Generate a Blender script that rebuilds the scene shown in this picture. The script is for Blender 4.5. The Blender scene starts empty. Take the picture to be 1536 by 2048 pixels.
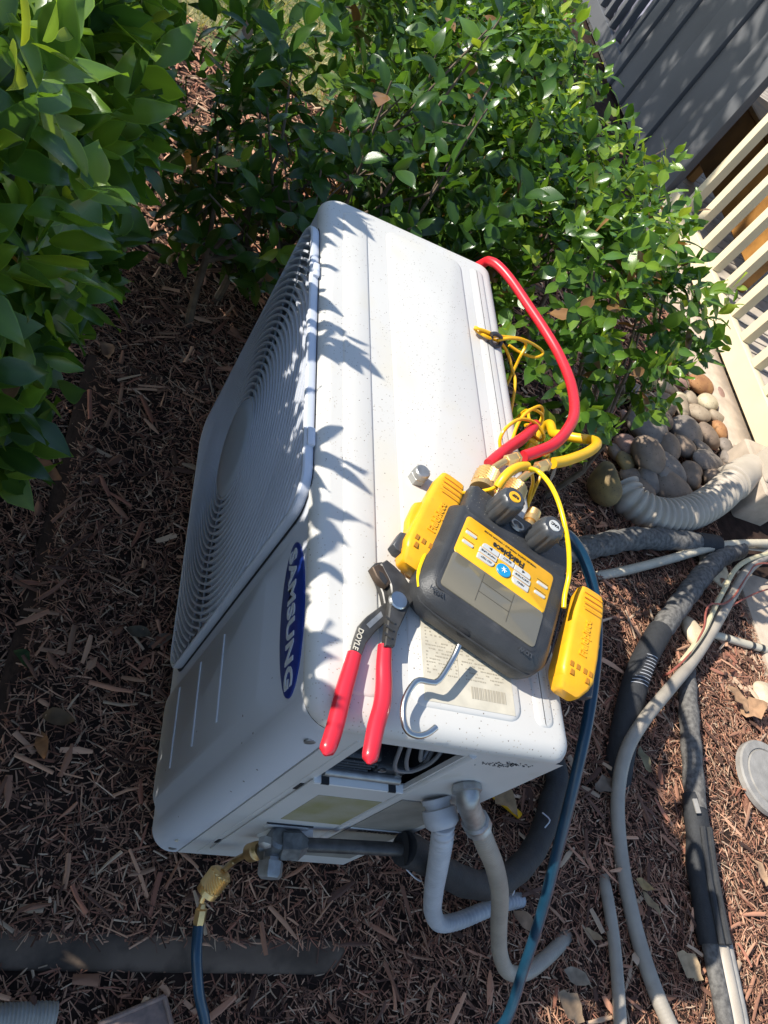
import bpy, math, random
import numpy as np
from mathutils import Matrix, Vector

random.seed(7)
RNG = np.random.default_rng(7)
SC = bpy.context.scene
COL = SC.collection

# ------------------------------------------------------------------ camera
cam_d = bpy.data.cameras.new('camera')
cam = bpy.data.objects.new('camera', cam_d)
COL.objects.link(cam)
CAM = np.array((1.152, -0.2918, 1.285))
CROT = np.array(((0.03020, -0.81830, 0.57400), (0.88065, -0.24985, -0.40253), (0.47280, 0.51765, 0.71309)))
cam.matrix_world = Matrix.Translation(Vector(CAM)) @ Matrix(CROT.tolist()).to_4x4()
cam_d.sensor_fit = 'VERTICAL'
cam_d.sensor_height = 36.0
cam_d.lens = 27.525
cam_d.clip_start = 0.02
cam_d.clip_end = 300
SC.camera = cam

# ------------------------------------------------------------------ sky and sun
AZ, EL = math.radians(13), math.radians(37)        # light travels +Y turned towards +X
LDIR = Vector((math.sin(AZ) * math.cos(EL), math.cos(AZ) * math.cos(EL), -math.sin(EL)))
world = bpy.data.worlds.new('World')
SC.world = world
world.use_nodes = True
wn = world.node_tree.nodes
wl = world.node_tree.links
wn.clear()
sky = wn.new('ShaderNodeTexSky')
sky.sky_type = 'NISHITA'
sky.sun_disc = False
sky.sun_elevation = EL
sky.sun_rotation = math.atan2(-LDIR.x, -LDIR.y)
sky.air_density = 1.0
sky.dust_density = 0.6
sky.ozone_density = 2.0
bg = wn.new('ShaderNodeBackground')
bg.inputs['Strength'].default_value = 0.15
wo = wn.new('ShaderNodeOutputWorld')
wl.new(sky.outputs[0], bg.inputs[0])
wl.new(bg.outputs[0], wo.inputs[0])
sun_d = bpy.data.lights.new('sun', 'SUN')
sun_d.energy = 4.6
sun_d.angle = math.radians(0.5)
sun_d.color = (1.0, 0.95, 0.86)
sun = bpy.data.objects.new('sun', sun_d)
COL.objects.link(sun)
sun.location = (-1, -4, 4)
sun.rotation_euler = LDIR.to_track_quat('-Z', 'Y').to_euler()
SC.view_settings.view_transform = 'Standard'
SC.view_settings.look = 'None'
SC.view_settings.exposure = 0.6
SC.view_settings.gamma = 1.0
SC.view_settings.use_curve_mapping = False

# ------------------------------------------------------------------ materials
MATS = {}


def mat(name, col, rough=0.6, metal=0.0, spec=0.5, var=0.0, scale=20.0, bump=0.0, bscale=200.0,
        col2=None, speckle=None, attr=False, trans=0.0, coat=0.0, stain=None):
    m = bpy.data.materials.new(name)
    m.use_nodes = True
    nt = m.node_tree
    n, l = nt.nodes, nt.links
    b = n['Principled BSDF']
    b.inputs['Roughness'].default_value = rough
    b.inputs['Metallic'].default_value = metal
    b.inputs['Specular IOR Level'].default_value = spec
    b.inputs['Coat Weight'].default_value = coat
    b.inputs['Base Color'].default_value = (*col, 1)
    tc = n.new('ShaderNodeTexCoord')
    out = None
    if attr:
        a = n.new('ShaderNodeAttribute')
        a.attribute_name = 'Col'
        out = a.outputs['Color']
    if var or col2:
        nz = n.new('ShaderNodeTexNoise')
        nz.inputs['Scale'].default_value = scale
        nz.inputs['Detail'].default_value = 6
        l.new(tc.outputs['Object'], nz.inputs['Vector'])
        rp = n.new('ShaderNodeValToRGB')
        c2 = col2 or tuple(c * (1 - var) for c in col)
        c1 = tuple(min(1, c * (1 + (0 if col2 else var))) for c in col)
        rp.color_ramp.elements[0].position = 0.35
        rp.color_ramp.elements[1].position = 0.65
        rp.color_ramp.elements[0].color = (*c2, 1)
        rp.color_ramp.elements[1].color = (*c1, 1)
        l.new(nz.outputs['Fac'], rp.inputs[0])
        if out is None:
            out = rp.outputs[0]
        else:
            mx = n.new('ShaderNodeMixRGB')
            mx.blend_type = 'MULTIPLY'
            mx.inputs[0].default_value = 1
            l.new(out, mx.inputs[1])
            l.new(rp.outputs[0], mx.inputs[2])
            out = mx.outputs[0]
    if out is None:
        rgb = n.new('ShaderNodeRGB')
        rgb.outputs[0].default_value = (*col, 1)
        out = rgb.outputs[0]
    if stain:
        sc_, c_, lo, hi = stain
        nz = n.new('ShaderNodeTexNoise')
        nz.inputs['Scale'].default_value = sc_
        nz.inputs['Detail'].default_value = 4
        l.new(tc.outputs['Object'], nz.inputs['Vector'])
        mr = n.new('ShaderNodeMapRange')
        mr.inputs[1].default_value = lo
        mr.inputs[2].default_value = hi
        l.new(nz.outputs['Fac'], mr.inputs[0])
        mx = n.new('ShaderNodeMixRGB')
        l.new(mr.outputs[0], mx.inputs[0])
        l.new(out, mx.inputs[1])
        mx.inputs[2].default_value = (*c_, 1)
        out = mx.outputs[0]
    if speckle:
        for (vs, thr, dens, c_) in speckle:
            vo = n.new('ShaderNodeTexVoronoi')
            vo.inputs['Scale'].default_value = vs
            l.new(tc.outputs['Object'], vo.inputs['Vector'])
            lt = n.new('ShaderNodeMath')
            lt.operation = 'LESS_THAN'
            l.new(vo.outputs['Distance'], lt.inputs[0])
            lt.inputs[1].default_value = thr
            sp = n.new('ShaderNodeSeparateColor')
            l.new(vo.outputs['Color'], sp.inputs[0])
            gt = n.new('ShaderNodeMath')
            gt.operation = 'LESS_THAN'
            l.new(sp.outputs[0], gt.inputs[0])
            gt.inputs[1].default_value = dens
            cn = n.new('ShaderNodeTexNoise')
            cn.inputs['Scale'].default_value = 11
            cn.inputs['Detail'].default_value = 5
            l.new(tc.outputs['Object'], cn.inputs['Vector'])
            cm_ = n.new('ShaderNodeMapRange')
            cm_.inputs[1].default_value = 0.38
            cm_.inputs[2].default_value = 0.68
            cm_.inputs[3].default_value = dens * 0.15
            cm_.inputs[4].default_value = dens * 2.0
            l.new(cn.outputs['Fac'], cm_.inputs[0])
            l.new(cm_.outputs[0], gt.inputs[1])
            mu = n.new('ShaderNodeMath')
            mu.operation = 'MULTIPLY'
            l.new(lt.outputs[0], mu.inputs[0])
            l.new(gt.outputs[0], mu.inputs[1])
            mx = n.new('ShaderNodeMixRGB')
            l.new(mu.outputs[0], mx.inputs[0])
            l.new(out, mx.inputs[1])
            mx.inputs[2].default_value = (*c_, 1)
            out = mx.outputs[0]
    l.new(out, b.inputs['Base Color'])
    if bump:
        nz = n.new('ShaderNodeTexNoise')
        nz.inputs['Scale'].default_value = bscale
        nz.inputs['Detail'].default_value = 5
        l.new(tc.outputs['Object'], nz.inputs['Vector'])
        bp = n.new('ShaderNodeBump')
        bp.inputs['Strength'].default_value = bump
        bp.inputs['Distance'].default_value = 0.002
        l.new(nz.outputs['Fac'], bp.inputs['Height'])
        l.new(bp.outputs[0], b.inputs['Normal'])
    if trans:
        tr = n.new('ShaderNodeBsdfTranslucent')
        tm = n.new('ShaderNodeMixRGB')
        tm.blend_type = 'MULTIPLY'
        tm.inputs[0].default_value = 1
        tm.inputs[2].default_value = (2.2, 2.0, 0.8, 1)
        l.new(out, tm.inputs[1])
        l.new(tm.outputs[0], tr.inputs['Color'])
        mx = n.new('ShaderNodeMixShader')
        mx.inputs[0].default_value = trans
        l.new(b.outputs[0], mx.inputs[1])
        l.new(tr.outputs[0], mx.inputs[2])
        l.new(mx.outputs[0], n['Material Output'].inputs['Surface'])
    MATS[name] = m
    return m


M = MATS
mat('casing', (0.58, 0.56, 0.515), 0.42, var=0.03, scale=6, bump=0.06, bscale=900,
    speckle=[(330, 0.26, 0.16, (0.40, 0.35, 0.28)), (110, 0.10, 0.055, (0.12, 0.10, 0.08)), (240, 0.20, 0.06, (0.16, 0.13, 0.10))],
    stain=(9, (0.60, 0.55, 0.43), 0.56, 0.85))
mat('casing_sky_tint', (0.59, 0.61, 0.655), 0.40, var=0.02, scale=6, bump=0.04, bscale=900,  # same casing paint, with the blue skylight on the shaded front mixed in
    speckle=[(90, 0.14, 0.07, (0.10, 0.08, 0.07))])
mat('side_metal', (0.60, 0.58, 0.55), 0.45, var=0.04, scale=9, stain=(14, (0.50, 0.46, 0.38), 0.58, 0.8))
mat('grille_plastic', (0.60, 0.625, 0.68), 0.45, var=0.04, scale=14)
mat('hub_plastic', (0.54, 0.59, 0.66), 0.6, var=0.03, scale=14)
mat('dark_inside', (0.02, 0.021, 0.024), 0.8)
mat('fan_plastic', (0.10, 0.105, 0.11), 0.5)
mat('logo_blue', (0.012, 0.035, 0.21), 0.35)
mat('logo_white', (0.62, 0.64, 0.66), 0.4)
mat('paper_label', (0.56, 0.51, 0.40), 0.75, var=0.10, scale=40)
mat('old_label', (0.36, 0.33, 0.25), 0.7, col2=(0.27, 0.25, 0.11), scale=16)
mat('grey_label', (0.25, 0.235, 0.205), 0.7, var=0.15, scale=22)
mat('label_ink', (0.36, 0.32, 0.245), 0.8)
mat('black_ink', (0.02, 0.02, 0.02), 0.6)
mat('rust', (0.30, 0.12, 0.06), 0.8, col2=(0.16, 0.07, 0.05), scale=90)
mat('steel', (0.55, 0.55, 0.54), 0.28, metal=1.0, var=0.08, scale=60)
mat('galvanised', (0.42, 0.43, 0.43), 0.45, metal=0.7, col2=(0.28, 0.28, 0.27), scale=60)
mat('chrome', (0.62, 0.60, 0.56), 0.28, metal=1.0)
mat('brass', (0.80, 0.53, 0.22), 0.34, metal=0.8, var=0.08, scale=50)
mat('dark_brass', (0.50, 0.34, 0.16), 0.42, metal=0.9, var=0.2, scale=50)
mat('copper_dark', (0.075, 0.072, 0.07), 0.45, metal=0.3, var=0.3, scale=60)
mat('old_metal', (0.16, 0.17, 0.175), 0.5, metal=0.6, var=0.3, scale=80)
mat('boot_rubber', (0.034, 0.035, 0.037), 0.48, var=0.18, scale=30, bump=0.25, bscale=500,
    stain=(26, (0.10, 0.096, 0.09), 0.58, 0.85))
mat('black_plastic', (0.035, 0.036, 0.038), 0.40, var=0.12, scale=40, bump=0.2, bscale=600,
    speckle=[(420, 0.25, 0.12, (0.16, 0.15, 0.13))])
mat('knob_grey', (0.05, 0.053, 0.057), 0.38, var=0.08, scale=40)
mat('panel_yellow', (0.80, 0.40, 0.012), 0.42, var=0.05, scale=60, stain=(40, (0.62, 0.29, 0.02), 0.6, 0.9))
mat('clamp_yellow', (0.80, 0.38, 0.012), 0.40, var=0.07, scale=40, stain=(45, (0.42, 0.20, 0.03), 0.60, 0.9))
mat('clamp_dark', (0.42, 0.17, 0.01), 0.6)
mat('wire_yellow', (0.82, 0.44, 0.006), 0.34, var=0.05, scale=30)
mat('bright_wire_yellow', (0.86, 0.56, 0.006), 0.32)
mat('hose_yellow', (0.80, 0.43, 0.01), 0.36, var=0.06, scale=25)
mat('hose_red', (0.62, 0.018, 0.028), 0.36, var=0.08, scale=25)
mat('hose_blue', (0.009, 0.045, 0.082), 0.28, var=0.2, scale=25)
mat('grip_red', (0.66, 0.022, 0.038), 0.30, var=0.04, scale=30, coat=0.3)
mat('plier_metal', (0.075, 0.072, 0.068), 0.42, metal=0.5, var=0.25, scale=60)
mat('plier_jaw', (0.12, 0.085, 0.06), 0.5, metal=0.6, col2=(0.07, 0.045, 0.03), scale=70)
mat('lcd_glass', (0.165, 0.147, 0.105), 0.16, var=0.06, scale=9, coat=0.4)
mat('lcd_line', (0.085, 0.075, 0.055), 0.3)
mat('button_grey', (0.50, 0.50, 0.47), 0.45)
mat('button_blue', (0.012, 0.26, 0.50), 0.35)
mat('white_paint', (0.8, 0.8, 0.78), 0.5)
mat('grey_conduit', (0.42, 0.43, 0.45), 0.42, var=0.08, scale=30)
mat('tan_conduit', (0.34, 0.30, 0.245), 0.5, var=0.10, scale=18, stain=(30, (0.28, 0.24, 0.19), 0.58, 0.85))
mat('pale_conduit', (0.55, 0.49, 0.37), 0.5, var=0.08, scale=30)
mat('foam_black', (0.026, 0.027, 0.029), 0.72, var=0.15, scale=60, bump=0.5, bscale=260)
mat('foam_grey', (0.17, 0.16, 0.145), 0.85, col2=(0.075, 0.07, 0.065), scale=90, bump=0.9, bscale=170)
mat('duct_tape', (0.035, 0.036, 0.04), 0.3, bump=0.6, bscale=70)
mat('frayed_white', (0.6, 0.6, 0.62), 0.8)
mat('drain_tan', (0.43, 0.37, 0.295), 0.5, var=0.08, scale=14)
mat('lid_plastic', (0.30, 0.28, 0.25), 0.7, var=0.12, scale=40, bump=0.2)
mat('pad_plastic', (0.125, 0.09, 0.066), 0.85, spec=0.2, var=0.3, scale=8, bump=0.3, bscale=120,
    stain=(18, (0.06, 0.045, 0.035), 0.5, 0.7))
mat('concrete', (0.46, 0.37, 0.28), 0.85, var=0.14, scale=18, bump=0.5, bscale=160)
mat('pale_stone', (0.62, 0.50, 0.34), 0.8, var=0.2, scale=26, bump=0.5, bscale=90)
mat('rust_tray', (0.36, 0.23, 0.18), 0.7, col2=(0.20, 0.14, 0.115), scale=50, bump=0.4)
mat('rail_cream', (0.66, 0.56, 0.37), 0.6, var=0.04, scale=10, bump=0.1, bscale=80)
mat('deck_board', (0.42, 0.36, 0.29), 0.75, var=0.14, scale=14)
mat('shaded_board', (0.088, 0.090, 0.096), 0.7, var=0.08, scale=5)  # pale boards in shade, the shade darkened into their colour
mat('house_siding', (0.10, 0.11, 0.135), 0.7, var=0.1, scale=4)
mat('amber_board', (0.30, 0.135, 0.025), 0.6, var=0.3, scale=9)
mat('bag_fabric', (0.16, 0.16, 0.21), 0.8, var=0.35, scale=7)
mat('teal_plastic', (0.02, 0.16, 0.14), 0.5)
mat('wire_red', (0.30, 0.085, 0.06), 0.6)
mat('wire_cream', (0.55, 0.48, 0.30), 0.6)
mat('wire_grey', (0.17, 0.17, 0.175), 0.4)
mat('bark', (0.13, 0.095, 0.065), 0.9, var=0.3, scale=40, bump=0.8, bscale=80)
mat('leaf', (0.05, 0.12, 0.02), 0.25, spec=0.6, attr=True, trans=0.36, bump=0.12, bscale=160)
mat('dry_leaf', (0.62, 0.55, 0.48), 0.75, attr=True, var=0.2, scale=60)
mat('mulch', (0.15, 0.085, 0.06), 0.88, attr=True, spec=0.25)
mat('soil', (0.055, 0.034, 0.026), 0.95, col2=(0.030, 0.020, 0.016), scale=35, bump=1.0, bscale=90, spec=0.1)
mat('lawn', (0.10, 0.13, 0.035), 0.9, col2=(0.30, 0.25, 0.11), scale=30, bump=1.0, bscale=120)
mat('grass_blade', (0.18, 0.22, 0.06), 0.7, attr=True, trans=0.2)


def stone_mat(name, c, d):
    return mat(name, tuple(q * 0.85 for q in c), 0.75, col2=tuple(q * 0.75 for q in d), scale=22, bump=0.8, bscale=70, speckle=[(160, 0.3, 0.12, tuple(q * 0.55 for q in d))])


STONES = [stone_mat('stone_brown', (0.31, 0.225, 0.16), (0.22, 0.16, 0.115)),
          stone_mat('stone_grey', (0.30, 0.25, 0.205), (0.21, 0.175, 0.145)),
          stone_mat('stone_tan', (0.46, 0.37, 0.26), (0.36, 0.27, 0.18)),
          stone_mat('stone_orange', (0.50, 0.25, 0.10), (0.36, 0.16, 0.07)),
          stone_mat('stone_cream', (0.66, 0.57, 0.38), (0.52, 0.42, 0.27)),
          stone_mat('stone_pink', (0.42, 0.26, 0.20), (0.32, 0.19, 0.15)),
          stone_mat('stone_mustard', (0.34, 0.24, 0.09), (0.20, 0.14, 0.07))]

# ------------------------------------------------------------------ mesh helpers
ORG = {}


def obj(name, vf, m, parent=None, smooth=True, auto=True, col=None):
    """One mesh object from (verts, faces) in world coordinates (or local ones of a turned parent)."""
    v, f = vf
    v = np.asarray(v, float)
    o0 = ORG.get(parent.name, np.zeros(3)) if parent else np.zeros(3)
    me = bpy.data.meshes.new(name)
    me.from_pydata((v - o0).tolist(), [], [list(map(int, q)) for q in f])
    if smooth:
        me.polygons.foreach_set('use_smooth', [True] * len(me.polygons))
        if auto:
            me.set_sharp_from_angle(angle=math.radians(38))
    me.materials.append(M[m] if isinstance(m, str) else m)
    if col is not None:
        a = me.color_attributes.new('Col', 'FLOAT_COLOR', 'POINT')
        a.data.foreach_set('color', np.asarray(col, np.float32).ravel())
    me.update()
    o = bpy.data.objects.new(name, me)
    COL.objects.link(o)
    if parent:
        o.parent = parent
        ORG[o.name] = o0
    return o


def big_mesh(name, v, f, m, col, parent=None):
    """numpy quads/tris (all faces same size) to a mesh, with a colour per point."""
    me = bpy.data.meshes.new(name)
    n, k = f.shape
    o0 = ORG.get(parent.name, np.zeros(3)) if parent else np.zeros(3)
    me.vertices.add(len(v))
    me.vertices.foreach_set('co', (v - o0).astype(np.float32).ravel())
    me.loops.add(n * k)
    me.loops.foreach_set('vertex_index', f.astype(np.int32).ravel())
    me.polygons.add(n)
    me.polygons.foreach_set('loop_start', np.arange(0, n * k, k, dtype=np.int32))
    me.polygons.foreach_set('loop_total', np.full(n, k, np.int32))
    me.materials.append(M[m])
    a = me.color_attributes.new('Col', 'FLOAT_COLOR', 'POINT')
    a.data.foreach_set('color', col.astype(np.float32).ravel())
    me.update(calc_edges=True)
    me.validate()
    o = bpy.data.objects.new(name, me)
    COL.objects.link(o)
    if parent:
        o.parent = parent
        ORG[o.name] = o0
    return o


def thing(name, label, cat, loc=(0, 0, 0), rz=0.0, group=None):
    o = bpy.data.objects.new(name, None)
    o.empty_display_size = 0.05
    COL.objects.link(o)
    o.location = loc
    o.rotation_euler = (0, 0, rz)
    o['label'] = label
    o['category'] = cat
    if group:
        o['group'] = group
    ORG[o.name] = np.zeros(3) if rz else np.array(loc, float)
    return o


def tag(o, label, cat, group=None):
    o['label'] = label
    o['category'] = cat
    if group:
        o['group'] = group
    return o


def struct(o):
    o['kind'] = 'structure'
    return o


def stuff(o):
    o['kind'] = 'stuff'
    return o


def join(*parts):
    V, F, k = [], [], 0
    for v, f in parts:
        v = np.asarray(v, float)
        V.append(v)
        F += [[i + k for i in q] for q in f]
        k += len(v)
    return np.vstack(V), F


def box(x0, x1, y0, y1, z0, z1, b=0.0):
    if b <= 0:
        v = [(x, y, z) for z in (z0, z1) for y in (y0, y1) for x in (x0, x1)]
        return np.array(v), [(0, 2, 3, 1), (4, 5, 7, 6), (0, 1, 5, 4), (2, 6, 7, 3), (0, 4, 6, 2), (1, 3, 7, 5)]
    return loft([rrect(x0 + b, x1 - b, y0 + b, y1 - b, b, z0, 2), rrect(x0, x1, y0, y1, b, z0 + b, 2),
                 rrect(x0, x1, y0, y1, b, z1 - b, 2), rrect(x0 + b, x1 - b, y0 + b, y1 - b, b, z1, 2)])


def rrect(x0, x1, y0, y1, r, z, n=6):
    """Rounded rectangle ring in XY; r may be one radius or four (x0y0, x1y0, x1y1, x0y1)."""
    rs = r if isinstance(r, (tuple, list)) else (r, r, r, r)
    pts = []
    for (cx, cy, a0, q) in ((x0, y0, 180, 0), (x1, y0, 270, 1), (x1, y1, 0, 2), (x0, y1, 90, 3)):
        rr = max(rs[q], 1e-5)
        ox = cx + rr if q in (0, 3) else cx - rr
        oy = cy + rr if q in (0, 1) else cy - rr
        for k in range(n + 1):
            a = math.radians(a0 + 90 * k / n)
            pts.append((ox + rr * math.cos(a), oy + rr * math.sin(a), z))
    return np.array(pts)


def loft(rings, cap0=True, cap1=True, closed=True):
    n = len(rings[0])
    V = np.vstack(rings)
    F = []
    for i in range(len(rings) - 1):
        for j in range(n if closed else n - 1):
            k = (j + 1) % n
            F.append((i * n + j, i * n + k, (i + 1) * n + k, (i + 1) * n + j))
    if cap0:
        F.append(tuple(range(n - 1, -1, -1)))
    if cap1:
        F.append(tuple((len(rings) - 1) * n + j for j in range(n)))
    return V, F


def xf(vf, f):
    v, q = vf
    return np.array([f(*p) for p in np.asarray(v)]), q


def smooth_path(pts, step=0.006):
    p = np.asarray(pts, float)
    q = np.vstack([2 * p[0] - p[1], p, 2 * p[-1] - p[-2]])
    out = []
    for i in range(1, len(q) - 2):
        a, b, c, d = q[i - 1], q[i], q[i + 1], q[i + 2]
        n = max(2, int(np.linalg.norm(c - b) / step))
        for t in np.linspace(0, 1, n, endpoint=False):
            out.append(0.5 * (2 * b + (c - a) * t + (2 * a - 5 * b + 4 * c - d) * t * t + (3 * b - a - 3 * c + d) * t ** 3))
    out.append(p[-1])
    return np.array(out)


def tube(pts, r, n=12, step=0.006, rf=None, smooth=True, flat=1.0, cap=True):
    p = smooth_path(pts, step) if smooth else np.asarray(pts, float)
    d = np.gradient(p, axis=0)
    d /= np.linalg.norm(d, axis=1)[:, None] + 1e-12
    s = np.concatenate([[0], np.cumsum(np.linalg.norm(np.diff(p, axis=0), axis=1))])
    up = np.array([0, 0, 1.0]) if abs(d[0][2]) < 0.9 else np.array([1.0, 0, 0])
    u = np.cross(d[0], up)
    u /= np.linalg.norm(u)
    rings = []
    ang = np.arange(n) * 2 * math.pi / n
    for i in range(len(p)):
        u = u - d[i] * np.dot(u, d[i])
        u /= np.linalg.norm(u)
        w = np.cross(d[i], u)
        rr = r if rf is None else rf(s[i], s[-1])
        rings.append(p[i] + rr * (np.cos(ang)[:, None] * u + flat * np.sin(ang)[:, None] * w))
    return loft(rings, cap, cap)


def lathe(prof, o, ax, n=20, cap=True):
    """prof: list of (distance along axis, radius)."""
    o = np.array(o, float)
    ax = np.array(ax, float)
    ax /= np.linalg.norm(ax)
    t = np.array([0, 0, 1.0]) if abs(ax[2]) < 0.9 else np.array([1.0, 0, 0])
    u = np.cross(ax, t)
    u /= np.linalg.norm(u)
    w = np.cross(ax, u)
    a = np.arange(n) * 2 * math.pi / n
    return loft([o + ax * h + max(r, 1e-5) * (np.cos(a)[:, None] * u + np.sin(a)[:, None] * w) for h, r in prof], cap, cap)


def prism(poly, z0, z1, b=0.0):
    p = np.array(poly, float)[:, :2]
    area = 0.5 * np.sum(p[:, 0] * np.roll(p[:, 1], -1) - np.roll(p[:, 0], -1) * p[:, 1])
    if area < 0:
        p = p[::-1]
    def ring(z, s):
        if s:
            e = np.roll(p, -1, 0) - p
            nn = np.stack([e[:, 1], -e[:, 0]], 1)
            nn /= np.linalg.norm(nn, axis=1)[:, None] + 1e-9
            q = nn + np.roll(nn, 1, 0)
            q /= np.linalg.norm(q, axis=1)[:, None] + 1e-9
            pp = p - q * s
        else:
            pp = p
        return np.column_stack([pp, np.full(len(p), z)])
    if b:
        return loft([ring(z0, 0), ring(z1 - b, 0), ring(z1, b)])
    return loft([ring(z0, 0), ring(z1, 0)])


def text_vf(s, size, bold=0.0, spacing=1.0, depth=0.0006, shear=0.0):
    """Flat lettering as a mesh in the XY plane, centred on the origin."""
    cu = bpy.data.curves.new('lettering', 'FONT')
    cu.body = s
    cu.size = size
    cu.offset = bold
    cu.space_character = spacing
    cu.extrude = depth
    cu.shear = shear
    cu.resolution_u = 3
    cu.align_x = 'CENTER'
    cu.align_y = 'CENTER'
    t = bpy.data.objects.new('lettering', cu)
    COL.objects.link(t)
    me = bpy.data.meshes.new_from_object(t)
    v = np.array([x.co[:] for x in me.vertices])
    f = [tuple(p.vertices) for p in me.polygons]
    bpy.data.objects.remove(t)
    bpy.data.curves.remove(cu)
    bpy.data.meshes.remove(me)
    v[:, :2] -= (v[:, :2].max(0) + v[:, :2].min(0)) / 2
    return v, f


def place(vf, o, ex, ey):
    """Map XY-plane shape: x -> ex, y -> ey, z -> ex x ey, at o."""
    ex = np.array(ex, float)
    ey = np.array(ey, float)
    ez = np.cross(ex, ey)
    v = np.asarray(vf[0])
    return np.array(o, float) + v[:, :1] * ex + v[:, 1:2] * ey + v[:, 2:3] * ez, vf[1]


GZ = -0.062       # soil level; the pad and the unit's feet stand on it

# ================================================================== SETTING
n_g = 60
gx = np.linspace(-14, 8, n_g)
gy = np.linspace(-9, 14, n_g)
gv = [(x, y, GZ) for y in gy for x in gx]
gf = [(j * n_g + i, j * n_g + i + 1, (j + 1) * n_g + i + 1, (j + 1) * n_g + i) for j in range(n_g - 1) for i in range(n_g - 1)]
struct(obj('ground', (gv, gf), 'soil', smooth=False))
# lawn beyond the far shrubs
struct(obj('lawn', box(-13, -1.62, -8.5, 1.2, GZ - 0.02, GZ + 0.012), 'lawn', smooth=False))

# wood mulch: thousands of slivers
MULCH_COL = np.array([(0.40, 0.195, 0.12), (0.23, 0.112, 0.072), (0.48, 0.26, 0.16), (0.11, 0.058, 0.042),
                      (0.56, 0.39, 0.26), (0.34, 0.145, 0.092), (0.42, 0.21, 0.13), (0.14, 0.074, 0.052), (0.52, 0.295, 0.185)])


def chips(n, xr, yr, zf, lr=(0.008, 0.055), wr=(0.0005, 0.0024), cols=MULCH_COL, seed=1, prob=None, tilt=0.13):
    r = np.random.default_rng(seed)
    x = r.uniform(*xr, n)
    y = r.uniform(*yr, n)
    keep = np.ones(n, bool) if prob is None else r.uniform(size=n) < prob(x, y)
    x, y = x[keep], y[keep]
    n = len(x)
    L = lr[0] + (lr[1] - lr[0]) * r.beta(1.2, 2.6, n)
    W = wr[0] + (wr[1] - wr[0]) * r.beta(1.3, 2.2, n)
    T = W * r.uniform(0.25, 0.6, n)
    a = r.uniform(0, math.pi * 2, n)
    tl = r.normal(0, tilt, n)
    z = zf(x, y) + r.uniform(0, 1, n) ** 1.3 * 0.014 + np.abs(np.sin(tl)) * L * 0.45
    c, s = np.cos(a), np.sin(a)
    d = np.stack([c * np.cos(tl), s * np.cos(tl), np.sin(tl)], 1)
    e = np.stack([-s, c, r.normal(0, 0.25, n)], 1)
    u = np.stack([-c * np.sin(tl), -s * np.sin(tl), np.cos(tl)], 1)
    o = np.stack([x, y, z], 1)
    V = np.empty((n, 9, 3))
    bend = r.normal(0, 0.03, n)
    for k, (t, ws, hs) in enumerate(((-0.5, 0.75, 0.5), (0.05, 1.0, 1.0), (0.5, 0.7, 0.4))):
        cc = o + d * (t * L)[:, None] + e * ((abs(t) * 2 * bend) * L)[:, None]
        j = r.uniform(0.45, 1.2, n)
        V[:, 3 * k] = cc - e * (W * ws * j)[:, None] - u * T[:, None]
        V[:, 3 * k + 1] = cc + u * (T * hs)[:, None] + e * (W * r.normal(0, 0.3, n))[:, None]
        V[:, 3 * k + 2] = cc + e * (W * ws * j)[:, None] - u * T[:, None]
    F0 = np.array([(0, 3, 4, 1), (1, 4, 5, 2), (3, 6, 7, 4), (4, 7, 8, 5)])
    F = (np.arange(n) * 9)[:, None, None] + F0[None]
    col = cols[r.integers(0, len(cols), n)] * (r.uniform(0.62, 1.35, n) * np.where(L < 0.035, 0.9, 1.0))[:, None]
    col = np.repeat(np.column_stack([col, np.ones(n)])[:, None, :], 9, 1)
    return V.reshape(-1, 3), F.reshape(-1, 4), col.reshape(-1, 4)


def ground_z(x, y):
    pad = (x > -0.10) & (x < 1.0) & (y > -0.24) & (y < 0.40)
    return np.where(pad, -0.0385, GZ + 0.003) + 0.006 * np.sin(x * 9 + 1) * np.sin(y * 8)


def mulch_prob(x, y):
    p = np.ones_like(x)
    p[(x > 0.997) & (x < 1.043) & (y > -0.3) & (y < 0.25)] = 0.22        # bare edge of the pad
    p[(x > 0.997) & (x < 1.043) & (y >= 0.22) & (y < 0.36)] = 0.6
    p[(x > 0.0) & (x < 0.86) & (y > 0.02) & (y < 0.30)] = 0.0            # under the unit
    p[(x < -0.35) & (y > 1.85)] = 0
    p[(y > 1.88) & (x < 0.2)] = 0
    p[x < -1.75] = 0
    return p


A = chips(74000, (-0.5, 1.35), (-0.5, 1.72), ground_z, seed=11, prob=mulch_prob)
B = chips(18000, (-1.9, -0.5), (-0.9, 1.95), ground_z, lr=(0.02, 0.07), wr=(0.002, 0.0055), seed=12, prob=mulch_prob)
C_ = chips(6500, (-0.5, 2.2), (-1.3, -0.5), ground_z, lr=(0.025, 0.08), wr=(0.004, 0.010), seed=13)
D_ = chips(5000, (0.2, 2.2), (1.5, 2.6), ground_z, lr=(0.025, 0.07), wr=(0.004, 0.010), seed=14)
E_ = chips(900, (-0.5, 1.3), (-0.45, 1.7), lambda x, y: ground_z(x, y) + 0.010, lr=(0.040, 0.085), wr=(0.003, 0.0075), seed=15,
           prob=mulch_prob, tilt=0.12)
H_ = chips(8000, (1.35, 2.4), (-0.7, 2.0), ground_z, lr=(0.02, 0.08), wr=(0.003, 0.009), seed=18, tilt=0.1)
F_ = chips(40000, (-0.5, 1.35), (-0.5, 1.72), ground_z, lr=(0.004, 0.022), wr=(0.0006, 0.0022), seed=16, prob=mulch_prob, tilt=0.3)
G_ = chips(260, (-0.5, 1.3), (-0.45, 1.7), lambda x, y: ground_z(x, y) + 0.010, lr=(0.018, 0.045), wr=(0.004, 0.012), seed=17, prob=mulch_prob, tilt=0.15)
vs, fs, cs, k = [], [], [], 0
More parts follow.
